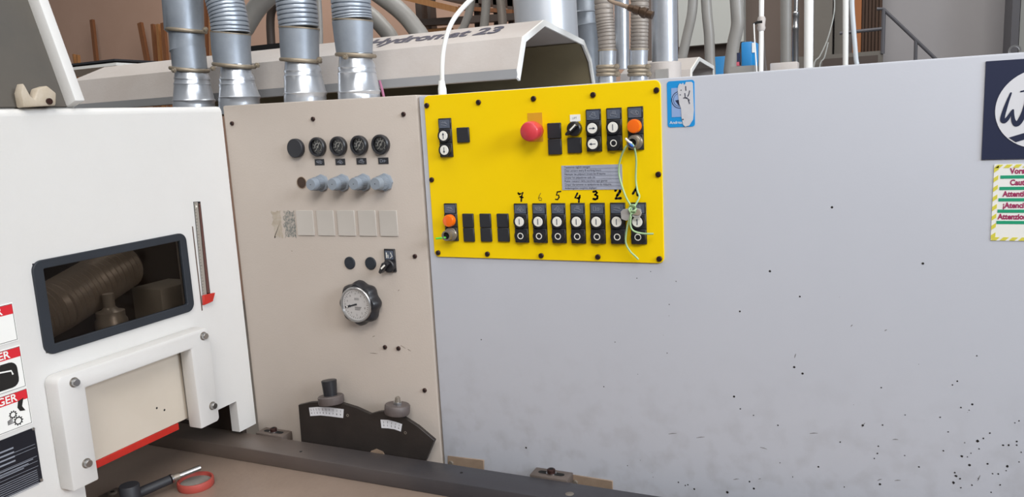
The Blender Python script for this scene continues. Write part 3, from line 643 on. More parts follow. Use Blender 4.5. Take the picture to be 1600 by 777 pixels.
# five-language caution notice
p0 = at(1553, 257, 'y', 0); p1 = at(1548, 376, 'y', 0); hz = (p0.z-p1.z)/2; hx = hz*0.62
cc = Vector(((p0.x+p1.x)/2+hx, 0, (p0.z+p1.z)/2))
nt_ = MB().box((-hx,-hz,0),(hx,hz,0.001)).build('caution_notice', whitep, None, cc, 'P'); tag(nt_, 'white caution notice with red words, green bars and yellow hatched border', 'sign')
s = MB(); bw = 0.0065
for i in range(8):
    z_ = hz-(i+0.62)*2*hz/8; 
    for sx_ in (-1, 1): s.prism([(sx_*(hx-bw/2)-bw/2,z_-0.004),(sx_*(hx-bw/2)+bw/2,z_+0.001),(sx_*(hx-bw/2)+bw/2,z_+0.008),(sx_*(hx-bw/2)-bw/2,z_+0.003)], 0.001, 0.0014)
for i in range(6):
    x_ = -hx+(i+0.45)*2*hx/6
    for sz_ in (-1, 1): s.prism([(x_-0.006,sz_*(hz-bw/2)-bw/2+0.0005),(x_+0.002,sz_*(hz-bw/2)-bw/2+0.0005),(x_+0.007,sz_*(hz-bw/2)+bw/2-0.0005),(x_-0.001,sz_*(hz-bw/2)+bw/2-0.0005)], 0.001, 0.0014)
s.build('hatched_border', stripeyel, nt_, None, 'P')
s = MB(); t2 = MB()
for i, (t_, x_) in enumerate((('Vorsicht !',25),('Caution !',25.5),('Attention !',15.5),('¡Atención !',16),('Attenzione !',9.5))):
    z_ = hz*(1-2*(0.092+0.148*i)); s.text(t_, 0.0125, (-hx+x_*0.00091,z_), 0.001, 0.0004, 'LEFT', 0.0005, 0.82)
    t2.box((-hx+0.0095-0.0006*i,z_-hz*0.105,0.001),(hx-0.010,z_-hz*0.188,0.0014))
s.build('lettering', magenta, nt_, None, 'P'); t2.build('green_bars', green, nt_, None, 'P')

# ---------------------------------------------------------------- infeed hood (face at x = XH)
YH0 = -0.95
def hy(px, py, X=XH): q = at(px, py, 'x', X); return q.y, q.z
wy0, wz0 = hy(76, 548); wy1, wz1 = hy(290, 372)
win = (-0.535, -0.168, 1.213, 1.392)          # window opening y0,y1,z0,z1
gate = (-0.497, -0.200, 0.0, 1.145)            # gate opening
cuts_y = sorted({YH0, win[0], win[1], gate[0], gate[1], -0.148, -0.096, -0.004}); cuts_z = sorted({0.817, win[2], win[3], gate[3], 0.862, 0.945, ZT-0.012})
foot_y = hy(373, 660)[0]; cuts_y[cuts_y.index(-0.096)] = foot_y
bm = MB(); th = 0.026
def solid(y, z):
    if win[0] < y < win[1] and win[2] < z < win[3]: return False
    if gate[0] < y < gate[1] and z < gate[3]: return False
    if gate[1] <= y < foot_y and z < 0.945: return False
    if y > foot_y and z < 0.862: return False
    return True
V = {}; vs = []; fs = []
def vid(y, z):
    if (y,z) not in V: V[(y,z)] = len(vs); vs.append((y,z,0))
    return V[(y,z)]
for i in range(len(cuts_y)-1):
    for j in range(len(cuts_z)-1):
        if solid((cuts_y[i]+cuts_y[i+1])/2, (cuts_z[j]+cuts_z[j+1])/2):
            fs.append((vid(cuts_y[i],cuts_z[j]), vid(cuts_y[i+1],cuts_z[j]), vid(cuts_y[i+1],cuts_z[j+1]), vid(cuts_y[i],cuts_z[j+1])))
b = bmesh.new(); bv = [b.verts.new((x,y,0)) for x, y, _ in vs]
for f in fs: b.faces.new([bv[i] for i in f])
ret = bmesh.ops.extrude_face_region(b, geom=b.faces[:]); 
for e in ret['geom']:
    if isinstance(e, bmesh.types.BMVert): e.co.z -= th
bmesh.ops.recalc_face_normals(b, faces=b.faces[:]); b.verts.index_update()
bm.add([(v.co.x,v.co.y,v.co.z) for v in b.verts], [[v.index for v in f.verts] for f in b.faces]); b.free()
# rounded top edge and roof going back, outer end
prof = [(0.0,ZT-0.012)]+[(-0.014+0.014*math.cos(R(a_)), ZT-0.012+0.014*math.sin(R(a_))) for a_ in range(15,91,15)]+[(-0.05,ZT+0.002),(-0.05,ZT-0.02),(-0.03,ZT-0.02),(-0.026,ZT-0.014)]
n = len(prof); vs = [(yy, z, x) for yy in (YH0,-0.004) for x, z in prof]
fs = [tuple(range(n)), tuple(range(2*n-1,n-1,-1))]+[(i, n+i, n+(i+1)%n, (i+1)%n) for i in range(n)]
bm.add(vs, fs)
bm.box((YH0,0.817,-0.55),(YH0+0.02,ZT-0.02,-0.02))
bm.box((YH0,0.817,-0.55),(-0.004,1.60,-0.53))
bm.v = [(u+0.45, v-1.2, w_) for u, v, w_ in bm.v]
hood = bm.build('infeed_hood', cream, None, (XH,-0.45,1.2), 'H'); tag(hood, 'cream white infeed hood with window and gate at the left', 'machine')
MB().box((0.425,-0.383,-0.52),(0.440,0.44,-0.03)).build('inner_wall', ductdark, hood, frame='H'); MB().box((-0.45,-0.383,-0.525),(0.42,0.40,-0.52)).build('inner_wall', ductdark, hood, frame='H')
# window: gasket, pane, what shows behind it
gk = empty('window_1', (XH, (win[0]+win[1])/2, (win[2]+win[3])/2)); bpy.data.objects.remove(gk); 
wc = Vector((XH, (win[0]+win[1])/2, (win[2]+win[3])/2)); a_, b_ = (win[1]-win[0])/2, (win[3]-win[2])/2
vs, fs = frame_mesh(rrect(-a_-0.004,-b_-0.004,a_+0.004,b_+0.004,0.020,6), rrect(-a_+0.017,-b_+0.015,a_-0.015,b_-0.013,0.003,6), -0.004, 0.006)
gas = MB().add(vs, fs).build('window_gasket', rubber, hood, wc, 'H', 0.001, 1)
MB().box((-a_+0.006,-b_+0.006,-0.004),(a_-0.006,b_-0.006,0.0)).build('pane', smoke, gas, wc, 'H')
def hin(px, py, X): return at(px, py, 'x', X)
P = [hin(20,512,XH-0.15), hin(85,480,XH-0.15), hin(140,447,XH-0.17), hin(196,412,XH-0.20)]
t = world_mb(P[0]); pts = []; rad = []
for i in range(3):
    for k in range(16): pts.append(P[i].lerp(P[i+1], k/16)); rad.append(0.053 if k % 2 else 0.058)
t.sweep(pts, rad, 24); tag(t.build('ribbed_exhaust_hose', mat('brown_grey_hose', 'a59b90', 0.35, 0.1)), 'ribbed grey hose seen through the smoked hood window', 'hose')
q = hin(174, 500, XH-0.085); tag(MB().lathe([(0.034,-0.30),(0.034,0.0),(0.03,0.006),(0.03,0.02),(0.02,0.022),(0.012,0.03),(0.012,0.06)], n=28).build('spindle_motor', mat('dull_motor', 'b0aba4', 0.35, 0.3), None, q), 'grey cylindrical spindle housing behind the smoked hood window', 'motor')
q = hin(258, 462, XH-0.14); tag(MB().box((-0.05,-0.055,-0.26),(0.05,0.06,0.03)).build('inner_block', mat('pale_block', 'b5b2aa', 0.5), None, q, bev=0.004), 'pale square block behind the right half of smoked hood window', 'block')
# height ruler with red pointer
def hplate(pts, X, th, m, nm, par, bev=0.0):
    Q = [at(*p, 'x', X) for p in pts]; c = Q[0]; return MB().prism([(q.y-c.y,q.z-c.z) for q in Q], 0, th).build(nm, m, par, c, 'H', bev, 1)
ru = hplate([(302,315.5),(312.5,315),(328,459),(316,461)], XH, 0.0012, void, 'ruler_slot', hood)
hplate([(303,316),(307.5,316),(321.5,460),(316.5,461)], XH+0.0012, 0.003, mat('ruler_steel', 'a9a49c', 0.4, 0.4), 'ruler', ru)
hplate([(309.5,318),(312,318),(327,458),(323,458)], XH+0.0012, 0.002, mat('ruler_brown', '5a3a34', 0.6), 'ruler_rail', ru)
s = MB(); q = at(303.5, 318, 'x', XH+0.0043); q2 = at(317, 459, 'x', XH+0.0043)
for k in range(30):
    p_ = q.lerp(q2, k/29)-q; s.box((p_.y+0.0005,p_.z-0.0004,0),(p_.y+(0.006 if k % 5 == 0 else 0.0035),p_.z+0.0004,0.0003))
s.build('ruler_marks', ink, ru, q, 'H')
MB().lathe([(0.0028,0),(0.0022,0.0015)], n=10).build('rivet', whitec, ru, at(306.5, 323, 'x', XH+0.004), 'H')
MB().lathe([(0.0024,0),(0.002,0.0015)], n=10).build('rivet', screwm, ru, at(310, 322, 'x', XH+0.003), 'H')
hplate([(315.5,461.5),(333.5,457.5),(330,471),(316,477)], XH+0.004, 0.006, redp, 'red_pointer', ru, 0.0006)
hplate([(299.8,354),(301.2,354),(316.4,485),(315,486)], XH, 0.0008, mat('slot_brown', '5b4a40', 0.7), 'slot', hood)
# U-shaped guide frame around the gate
XF = XH+0.040
def hp(px, py): q = at(px, py, 'x', XF); return (q.y, q.z)
oL = hp(104.5,700)[0]; iL = hp(134.5,610)[0]; iR = hp(306,600)[0]; oR = hp(338,610)[0]
zt = hp(210,545)[1]; zi = hp(210,578.5)[1]; zb = hp(322,671.5)[1]; zbl = hp(130,757)[1]
zb = (zb+zbl)/2; zo = hp(100,592)[1]; zo = (hp(100,592)[1]+hp(318,509)[1])/2
cut = 0.016
loop = [(oL,zb),(oL,zo-cut)]+[(oL+cut-cut*math.cos(R(a_)),zo-cut+cut*math.sin(R(a_))) for a_ in (22,45,68,90)]+[(oR-cut,zo)]+[(oR-cut+cut*math.sin(R(a_)),zo-cut+cut*math.cos(R(a_))) for a_ in (22,45,68,90)]+[(oR,zb+0.006),(oR-0.006,zb),(iR,zb),(iR,zi),(iL,zi),(iL,zb)]
gf = MB().prism([(y-(-0.33), z-1.05) for y, z in loop], 0.0, 0.040)
fr = gf.build('guide_frame', cream, None, (XH+0.0006,-0.33,1.05), 'H', 0.004, 2); tag(fr, 'cream U-shaped guide frame with four bolts around the red-edged gate', 'frame')
for p in ((117.5,598),(319.5,525.5),(333.5,634.5),(137,724.5)):
    q = at(*p, 'x', XF+0.004); q.x = XF
    o = MB().lathe([(0.0100,0),(0.0100,0.0015)], n=20).build('washer', lock, fr, q, 'H')
    o2 = MB().lathe([(0.0078,0.0015),(0.0078,0.0085),(0.0068,0.0100)], n=20).build('bolt', silver, o, None, 'H')
    
# gate board with its red lower strip
gy0, gy1 = max(iL-0.01, gate[0]+0.001), min(iR+0.012, gate[1]-0.001)
zr0 = hy(216,700, XH-0.012)[1]; zr1 = hy(216,690, XH-0.012)[1]
c = Vector((XH-0.012,(gy0+gy1)/2,1.02)); ha = (gy1-gy0)/2
gyr = at(279, 668, 'x', XH-0.012).y
zr1 = at(160, 716, 'x', XH-0.012).z; zr0 = at(160, 728, 'x', XH-0.012).z
gb = MB().box((-ha,zr1-c.z,-0.012),(ha,1.143-c.z,0.0)).build('gate_board', mat('cream_gate', 'cfc5b7', 0.5, 0, 'c6bbab', 6, 1), None, c, 'H', 0.001, 1); tag(gb, 'cream sliding gate board with red strip inside the guide frame', 'gate')
MB().box((-ha,zr0-c.z,-0.010),(gyr-c.y,zr1-c.z,0.002)).build('red_strip', redp, gb, c, 'H', 0.001, 1)
for p in ((245,638),(257,641)): MB().lathe([(0.0026,0),(0.0022,0.0004)], n=10).build('drilled_hole', void, gb, at(*p, 'x', XH-0.012), 'H')
# danger stickers
def dsticker(trx, try_, brx, bry, width, kind, lab):
    a_ = at(trx, try_, 'x', XH); b_ = at(brx, bry, 'x', XH); hz_ = (a_.z-b_.z)/2; hx_ = width/2
    c = Vector((XH, (a_.y+b_.y)/2-hx_, (a_.z+b_.z)/2))
    o = MB().box((-hx_,-hz_,0),(hx_,hz_,0.0008)).build('danger_sticker', whitep, None, c, 'H'); tag(o, lab, 'sticker')
    MB().box((-hx_+0.003,hz_-0.021,0.0008),(hx_-0.002,hz_-0.003,0.0011)).build('red_band', stripered, o, None, 'H')
    MB().text('DANGER', 0.0205, (-0.001,hz_-0.0122), 0.0011, 0.0003, 'CENTER', 0.0004, 1.0).build('lettering', whitep, o, None, 'H')
    vs, fs = frame_mesh([(-hx_+.002,-hz_+.002),(hx_-.0015,-hz_+.002),(hx_-.0015,hz_-.002),(-hx_+.002,hz_-.002)], [(-hx_+.0028,-hz_+.0028),(hx_-.0023,-hz_+.0028),(hx_-.0023,hz_-.0028),(-hx_+.0028,hz_-.0028)], 0.0008, 0.001)
    MB().add(vs, fs).build('border_line', ink, o, None, 'H')
    s = MB(); d_ = MB()
    if kind == 0:
        s.prism(rrect(-0.04,-hz_+0.006,hx_-0.050,hz_-0.034,0.010,4), 0.0008, 0.0012)
    elif kind == 1:
        s.prism(rrect(-0.035,-hz_+0.007,hx_-0.012,hz_-0.027,0.014,4), 0.0008, 0.0012)
        d_.ribbon([(-0.018,-0.004),(0.006,0.002),(hx_-0.024,-0.002),(hx_-0.022,-0.010)], 0.0028, 0.0012); d_.prism([(0.004,0.012),(0.020,0.013),(0.012,0.006)], 0.0012, 0.0015)
    else:
        s.prism([(-0.034,0.012),(-0.012,0.010),(-0.016,-0.010),(-0.024,-0.024),(-0.036,-0.020)], 0.0008, 0.0012)
        s.build('pictogram', ink, o, None, 'H'); s = MB()
        for (x_, z_, r_) in ((hx_-0.026,-0.021,0.0075),(hx_-0.034,-0.006,0.0062)):
            s.ring((x_,z_), r_*0.72, r_, 0.0008, 0.0012, 20)
            for k in range(10): s.prism(circ((x_+r_*1.12*math.cos(R(36*k)),z_+r_*1.12*math.sin(R(36*k))),0.0012,6), 0.0008, 0.0012)
        s.prism([(hx_-0.021,0.016),(hx_-0.010,0.019),(hx_-0.015,0.004),(hx_-0.010,-0.006),(hx_-0.020,-0.004),(hx_-0.024,0.004)], 0.0008, 0.0012)
        for k in range(4): s.ribbon([(hx_-0.036,-0.012-0.003*k),(hx_-0.046,-0.016-0.002*k)], 0.0014, 0.0008)
    s.build('pictogram', ink, o, None, 'H')
    if d_.v: d_.build('pictogram_detail', whitep, o, None, 'H')
dsticker(19.5, 472.5, 28, 532, 0.125, 0, 'white danger sticker with red band, uppermost of three on the hood')
dsticker(31.2, 539, 40.8, 604.5, 0.125, 1, 'white danger sticker with black hand pictogram, middle of three on the hood')
dsticker(42.5, 605, 50, 662, 0.125, 2, 'white danger sticker with gear wheels, lowest of three on the hood')
a_ = at(53, 668, 'x', XH); b_ = at(66.5, 752, 'x', XH); hz_ = (a_.z-b_.z)/2; hx_ = 0.085
c = Vector((XH, (a_.y+b_.y)/2-hx_, (a_.z+b_.z)/2)); dp = MB().box((-hx_,-hz_,0),(hx_,hz_,0.0012)).build('data_plate', platebl, None, c, 'H'); tag(dp, 'black data plate with small grey text below the danger stickers', 'sign')
s = MB()
for k in range(4): s.box((-hx_+0.01,hz_*0.62-k*0.0085,0.0012),(hx_-0.045,hz_*0.62-k*0.0085-0.0030,0.0015))
for k, zz_ in enumerate((hz_*0.42,hz_*0.30,-hz_*0.02,-hz_*0.2,-hz_*0.38)): s.box((-hx_+0.004,zz_,0.0012),(hx_-0.004,zz_-0.0007,0.0014))
for k in range(3): s.box((-hx_+0.01,-hz_*0.06-k*0.005,0.0012),(hx_-0.012-0.01*k,-hz_*0.06-k*0.005-0.0016,0.0014))
for k in range(8): s.box((-hx_+0.008,-hz_*0.5-k*0.0042,0.0012),(hx_-0.008,-hz_*0.5-k*0.0042-0.0010,0.0014))
s.build('lettering', plategry, dp, None, 'H')
for y_, z_ in ((hx_-0.003,hz_-0.002),(hx_-0.003,-hz_+0.004)): MB().lathe([(0.0032,0.0012),(0.0028,0.003)], (y_,z_), 12).build('rivet', silver, dp, None, 'H')

# ---------------------------------------------------------------- raised lid on the hood
LY = at(120, 168, 'x', -1.475).y; tilt = R(18)
piv = Vector((-1.475, LY, ZT+0.006))
lid = empty('raised_lid', piv); tag(lid, 'open hinged lid with white rim and dirty dark inside standing on the hood', 'lid')
rot = Matrix.Rotation(-tilt, 3, 'Y')
def lidbox(a, b, nm, m, bev=0.002):
    s = MB().box(a, b); s.v = [tuple(rot @ Vector(p)) for p in s.v]; return s.build(nm, m, lid, bev=bev)
lidbox((-0.006,-0.62,0.0),(0.0,-0.02,0.62), 'inner_sheet', dusty, 0)
lidbox((-0.012,-0.62,0.0),(-0.007,-0.0,0.62), 'outer_sheet', cream, 0.001)
lidbox((-0.006,-0.022,0.0),(0.030,0.0,0.62), 'rim', cream, 0.003)
lidbox((-0.004,-0.62,0.59),(0.030,-0.031,0.62), 'rim', cream, 0.003)
q = at(52, 160, 'x', -1.47)
hg = MB().prism([(-0.035,-0.015),(0.03,-0.012),(0.035,0.012),(0.018,0.026),(-0.002,0.020),(-0.010,0.0),(-0.018,0.006),(-0.028,0.030),(-0.036,0.012)], 0.0, 0.022).build('hinge_bracket', mat('dusty_hinge', 'c2b8aa', 0.6, 0, 'a8987f', 40, 1), lid, Vector((q.x,q.y,ZT+0.0185)), 'H', 0.003, 2)
MB().lathe([(0.006,-0.002),(0.006,0.026)], (0.016,-0.004), 14).build('hinge_pin', screwm, hg, None, 'H')

# ---------------------------------------------------------------- table, fence and what lies on them
tb = MB().box((-1.10,-0.9,-0.05),(1.25,0.228,0.0)).build('infeed_table', iron, None, (-0.95,-0.25,TABLE), bev=0.003); tag(tb, 'worn brown cast iron infeed table below the gate', 'table')
MB().box((-1.0,-0.8,-TABLE),(1.2,0.2,-0.05)).build('pedestal', cream, tb)
FZ = 0.851
f0 = Vector((-0.7,-0.08,TABLE))
fe = MB().box((-1.05,-0.04,0.0),(1.2,0.040,FZ-TABLE)).build('fence_rail', bar, None, f0, bev=0.0025); tag(fe, 'long dark steel fence rail running along the table in front of the panels', 'rail')
for px, py in ((890,772),(721,739),(470,706),(601,704)):
    q = at(px, py, 'z', FZ); MB().lathe([(0.009 if px == 890 else 0.0035,0),(0.008 if px == 890 else 0.003,0.0006)], n=16).build('countersunk_screw', lock if px == 890 else void, fe, q)
def slotted(px0, px1, py, nm, lab):
    a_ = at(px0, py, 'z', FZ+0.004); b_ = at(px1, py, 'z', FZ+0.004); c = Vector(((a_.x+b_.x)/2, -0.0205, FZ)); hx_ = (b_.x-a_.x)/2
    o = MB().box((-hx_,-0.0190,-0.02),(hx_,0.0195,0.004)).build('slotted_block', brownsteel, None, c, bev=0.002); tag(o, lab, 'block')
    MB().prism(rrect(-0.030,-0.0065,0.030,0.0065,0.0064,4), 0.004, 0.0045).build('slot', void, o, c)
    o2 = MB().lathe([(0.0115,0.0045),(0.0115,0.006)], n=18).build('washer', silver, o, c); MB().lathe([(0.009,0.006),(0.009,0.013),(0.007,0.0145)], n=18).build('bolt', screwm, o2, c); MB().lathe([(0.0045,0.0146),(0.0045,0.0150)], n=6).build('socket', void, o2, c)
slotted(392, 445, 680, 'a', 'brown steel block with slotted bolt between the hood foot and fence')
slotted(826, 892, 743, 'b', 'brown steel block with slotted bolt at the foot of the grey housing')
def bracket(pts, lab):
    c = at(*pts[0], 'y', 0); Q = [at(*p, 'y', 0)-c for p in pts]; o = MB().prism([(q.x,q.z) for q in Q], 0.0, 0.0030).build('rusty_bracket', rust, None, c, 'P', 0.001, 1); tag(o, lab, 'bracket')
    q0, q1, q2 = Q[1], Q[2], Q[3]; MB().ribbon([(q1.x-0.022,q1.z-0.002),(q1.x-0.003,q1.z-0.004),(q1.x-0.0015,q1.z-0.026)], 0.0030, 0.003, 0.001).build('bright_edge', whitec, o, c, 'P')
    for k, fx in ((0,0.1),(1,0.85)): MB().lathe([(0.006,0.003),(0.005,0.007)], (q1.x*fx,q1.z*fx-0.0125), 12).build('bolt_head', lock, o, c, 'P')
bracket([(700,712),(757,718.5),(757,745),(700,740)], 'brown rusty bracket right of the black scale plate foot')
bracket([(893,741),(958,751),(958,780),(893,772)], 'brown rusty bracket behind the fence near its right end')
# black scale plate with two indicator knobs
YK = -0.028
def kp(px, py): q = at(px, py, 'y', YK); return (q.x, q.z)
P = [(470,631),(488,627),(512,625.5),(537,628),(560,635),(582,645),(596,641),(612,641),(634,650),(656,664),(682,686),(661,720),(640,716),(600,708),(540,703),(475,694)]
Q = [kp(*p) for p in P]; c = Vector((Q[0][0], YK, Q[0][1]))
Qz = [(x-c.x, max(z, FZ-0.03)-c.z) for x, z in Q]
Qz = [(x, z) for x, z in Qz[:11]]+[(Qz[11][0], FZ-0.028-c.z), (Qz[15][0], FZ-0.028-c.z)]
sp = MB().prism(Qz, 0.0, 0.010).build('scale_plate', barblk, None, c, 'P', 0.0008, 1); tag(sp, 'black curved scale plate with two knobs standing behind the fence', 'plate')
def arcsheet(pts, nm, marks):
    Q = [kp(*p) for p in pts]; o = MB().prism([(x-c.x,z-c.z) for x, z in Q], 0.010, 0.0106).build('scale_label', signwhite, sp, c, 'P')
    s = MB(); n = len(Q)//2; top = Q[:n]; bot = Q[n:][::-1]
    for k in range(marks):
        t_ = (k+0.7)/(marks+0.4); i = min(int(t_*(n-1)), n-2); f = t_*(n-1)-i
        a_ = Vector(top[i]).lerp(Vector(top[i+1]), f); b_ = Vector(bot[i]).lerp(Vector(bot[i+1]), f); d_ = b_-a_
        s.ribbon([tuple(a_+d_*0.15-Vector((c.x,c.z))), tuple(a_+d_*0.42-Vector((c.x,c.z)))], 0.0007, 0.0106, 0.0002)
        pz = a_+d_*0.68-Vector((c.x,c.z)); s.text(str(k % 10), 0.0062, (pz.x,pz.y), 0.0106, 0.0002, off=0.0001)
    s.build('scale_print', ink, o, c, 'P')
arcsheet([(487,635),(500,634),(520,634.5),(541,637.5),(540,651),(520,648.5),(505,647),(489,648)], 'a', 10)
arcsheet([(598.5,653.5),(610,654),(622,657),(632,660.5),(630,672),(620,668.5),(610,667),(600,666.5)], 'b', 5)
for px, py in ((547,647),(637,674)): 
    x_, z_ = kp(px, py); MB().ring((x_-c.x,z_-c.z), 0.0022, 0.0036, 0.010, 0.0108, 16).build('pivot', lock, sp, c, 'P')
MB().prism([(kp(*p)[0]-c.x, kp(*p)[1]-c.z) for p in ((580,709),(584,702),(592,699),(602,703),(606,710))], 0.0095, 0.0115).build('dirt_clump', rust, sp, c, 'P')
knobdust = mat('dusty_dark_knob', '655c5a', 0.5, 0.1, '4f4745', 40, 1)
def knob(px, py, wpx, hpx, tiltx, name):
    q = at(px, py, 'y', YK-0.012); r = wpx/2*mpp(q)
    h = hpx*mpp(q); o = MB().lathe([(r*0.95,-h),(r,-h*0.85),(r,-h*0.12),(r*0.93,0)], n=28).build(name, knobdust, sp, q, rot=(R(-6),R(tiltx),0)); return o, q, r
o, q, r = knob(516.5, 618, 40, 13, -6, 'indicator_disc')
MB().lathe([(r*0.52,0),(r*0.56,0.02),(r*0.60,0.036),(r*0.55,0.0375)], n=24).build('grip', black, o, q)
o, q, r = knob(621, 632, 40, 15, 4, 'indicator_disc')
MB().lathe([(r*0.36,0),(r*0.36,0.006)], n=6).build('nut', silver, o, q); MB().lathe([(r*0.22,0.006),(r*0.20,0.016),(r*0.12,0.018)], n=12).build('stud', lock, o, q)

# hold-down lever lying on the table, lower left
qb = at(205, 775, 'z', TABLE+0.02)
lv = empty('clamp_lever', (qb.x, qb.y, TABLE)); tag(lv, 'black and steel clamp lever with upright pin lying on the table', 'lever')
def lvp(px, py, z): return at(px, py, 'z', z)-WL[lv]
MB().sweep([lvp(213,772,TABLE+0.022),lvp(216,771,TABLE+0.022),lvp(266,749.5,TABLE+0.030)], [0.0105,0.0115,0.0105], 18).build('sleeve', blackm, lv)
MB().sweep([lvp(266,749.5,TABLE+0.030),lvp(269,748.2,TABLE+0.030)], 0.0112, 18).build('collar', silver, lv)
MB().sweep([lvp(269,748.2,TABLE+0.030),lvp(281,743.5,TABLE+0.032)], 0.0080, 16).build('neck', lock, lv)
MB().sweep([lvp(281,743.5,TABLE+0.032),lvp(313,731,TABLE+0.036)], 0.0062, 16).build('steel_pin', silver, lv)
u_ = lvp(206,790,TABLE+0.012); MB().lathe([(0.021,-0.012),(0.021,0.046),(0.0195,0.048)], (0,0), 24).build('upright_pin', blackm, lv, WL[lv]+u_)
q = at(176, 771, 'z', TABLE+0.008)-WL[lv]
MB().box((q.x-0.02,q.y-0.05,0),(q.x+0.05,q.y+0.025,0.008)).build('base_block', brownsteel, lv, bev=0.002)
MB().lathe([(0.011,0.008),(0.010,0.012)], (q.x,q.y), 18).build('washer', lock, lv)
MB().lathe([(0.005,0.012),(0.005,0.0125)], (q.x,q.y), 6).build('socket', void, lv)
# red ring cup
q = at(306.5, 760, 'z', TABLE)
rc = MB().lathe([(0.039,0.0),(0.0405,0.003),(0.0405,0.016),(0.039,0.0185),(0.036,0.0185),(0.035,0.010),(0.020,0.010),(0.0001,0.011)], n=40).build('red_ring_cup', mat('worn_red_rubber', 'b0453c', 0.6, 0, '9b4a40', 40, 1), None, q, rot=(0,0,0)); tag(rc, 'round worn red cup under the steel pin on the table', 'cup')
MB().lathe([(0.0345,0.0105),(0.030,0.0125),(0.0001,0.0130)], n=30).build('grey_pad', mat('grey_dust_pad', '8b8680', 0.8, 0, '6f6a64', 60, 1), rc, q)

# ---------------------------------------------------------------- extraction hoses on top of the machine
def piped(secs, Y, sm=0):
    """secs: (cx, cy, width) in photo pixels -> swept points and radii at depth Y"""
    P = [at(cx, cy, 'y', Y) for cx, cy, _ in secs]; return P, [s_[2]/2*mpp(p) for s_, p in zip(secs, P)]
def spiral(secs, Y, pitch_px=5.4, amp=0.055):
    P, Rr = piped(secs, Y); pts = []; rad = []
    L = sum((P[i+1]-P[i]).length for i in range(len(P)-1)); n = max(4, int(L/mpp(P[0])/pitch_px))*6
    for k in range(n+1):
        t_ = k/n*(len(P)-1); i = min(int(t_), len(P)-2); f = t_-i
        p0 = P[max(i-1,0)]; p1 = P[i]; p2 = P[i+1]; p3 = P[min(i+2,len(P)-1)]
        pts.append(0.5*((2*p1)+(p2-p0)*f+(2*p0-5*p1+4*p2-p3)*f*f+(3*p1-p0-3*p2+p3)*f**3))
        rad.append((Rr[i]*(1-f)+Rr[i+1]*f)*(1+amp*(-1.0, .5, .6, .6, .6, .5)[k % 6]-amp*0.3))
    return pts, rad
def rise(P, Rr, top=4.4):
    """carry a pipe on from its last point, bending to the vertical, up towards the roof"""
    t_ = (P[-1]-P[-2]).normalized(); c_ = 0.18 if abs(t_.z) < 0.8 else 0.03; a_ = P[-1]+t_*c_; b_ = a_+(t_*0.5+Vector((0,0,1.2))).normalized()*(c_+0.05)
    return P+[a_, b_, Vector((b_.x, b_.y, b_.z+0.4)), Vector((b_.x, b_.y, top))], Rr+[Rr[-1]]*4
def rise_on(P, Rr):
    q_, r_ = rise(P, Rr); return q_[len(P)-1:], r_[len(P)-1:]
def riser(label, Y, cone, sleeve, hose, clamps, ears, group, hm=hosem, sl=galvd):
    """extraction riser: metal cone at the foot, sleeve, clamps, spiral hose"""
    P, Rr = piped(cone, Y); P[0] = P[0].lerp(P[1], min(max((ZT+0.004-P[0].z)/(P[1].z-P[0].z),0),0.9)) if P[0].x > XH else P[0]; base = Vector((P[0].x, P[0].y, ZT))
    o = empty('extraction_riser', base); tag(o, label, 'pipe', group)
    def part(nm, pr, m, n=32): s = world_mb(base); s.sweep(*pr, n); return s.build(nm, m, o)
    part('cone', (P, Rr), galv)
    part('sleeve', piped(sleeve, Y), sl)
    last = hose or sleeve; pe, re_ = piped(last[-2:], Y); pe, re_ = rise_on(pe, re_)
    s = world_mb(base); s.sweep(pe, [x*0.985 for x in re_], 24, smooth=5); s.build('upper_pipe', sl if not hose else hm, o)
    if hose:
        part('spiral_hose', spiral(hose, Y), hm, 28)
        part('hose_band', piped([(hose[0][0],hose[0][1]+1.2,hose[0][2]+3),(hose[0][0],hose[0][1]-1,hose[0][2]+3)], Y), clampm)
    for (cx, cy, wd) in clamps: part('clamp', piped([(cx,cy+3,wd-3),(cx,cy+2.6,wd+.5),(cx,cy+1,wd+2.5),(cx,cy-1,wd+2.5),(cx,cy-2.6,wd+.5),(cx,cy-3,wd-3)], Y), clampm)
    for (cx, cy) in ears:
        q = at(cx, cy, 'y', Y-0.062); s = MB().lathe([(0.0070,-0.003),(0.0070,0.003),(0.0040,0.0035),(0.0038,0.008)], n=6); s.build('clamp_bolt', clampm, o, q, 'P')
    return o
YR = 0.22
def cone4(cb, yb, wb, ct, yt, wt, yr):
    return [(cb+1,yb+14,wb),(cb,yb-4,wb),(cb,yr+1.5,wb-1),(cb,yr,wb+2.5),(cb-.3,yr-2,wb-1),(ct+1.2,yt+4,wt+2),(ct+1,yt+2.2,wt+3.4),(ct+1,yt,wt+0.8),(ct+.6,yt-4,wt),(ct+.5,yt-6,wt+2),(ct+.5,yt-8,wt),(ct-1,yt-16,wt-4),(ct-1.5,yt-34,wt-9)]
G = 'extraction risers along the machine top'
riser('extraction riser with straight grey sleeve and two clamps, leftmost on machine top', YR, cone4(303,166,62,299.5,129,52,157), [(297,108,51.5),(294,80,52),(293,77.5,54),(293,75.5,52),(291.5,50,53),(288,46,59),(285.5,0,61),(285,-14,61)], None, [(296,108.5,58),(291,47.5,60)], ((272,110),(321,46)), G)
riser('extraction riser with flared sleeve and curving spiral hose, second from left', YR, cone4(374,164,62,370,130,52,152), [(364,102,57),(361,75,59),(360.5,52,61)], [(360.5,52,58),(358,30,57),(353,8,57),(347,-14,57)], [(366,102.5,64)], ((333,107),(402,102)), G)
riser('extraction riser with dark smooth sleeve and upright spiral hose, third from left', YR, cone4(477,157,65,472.5,117,56,146), [(469,93,59),(468,70,60),(467.5,44,61.5)], [(467.5,44,60),(465,22,62),(462.5,0,62),(461,-14,62)], [(470,94.5,63)], ((499,93),), G)
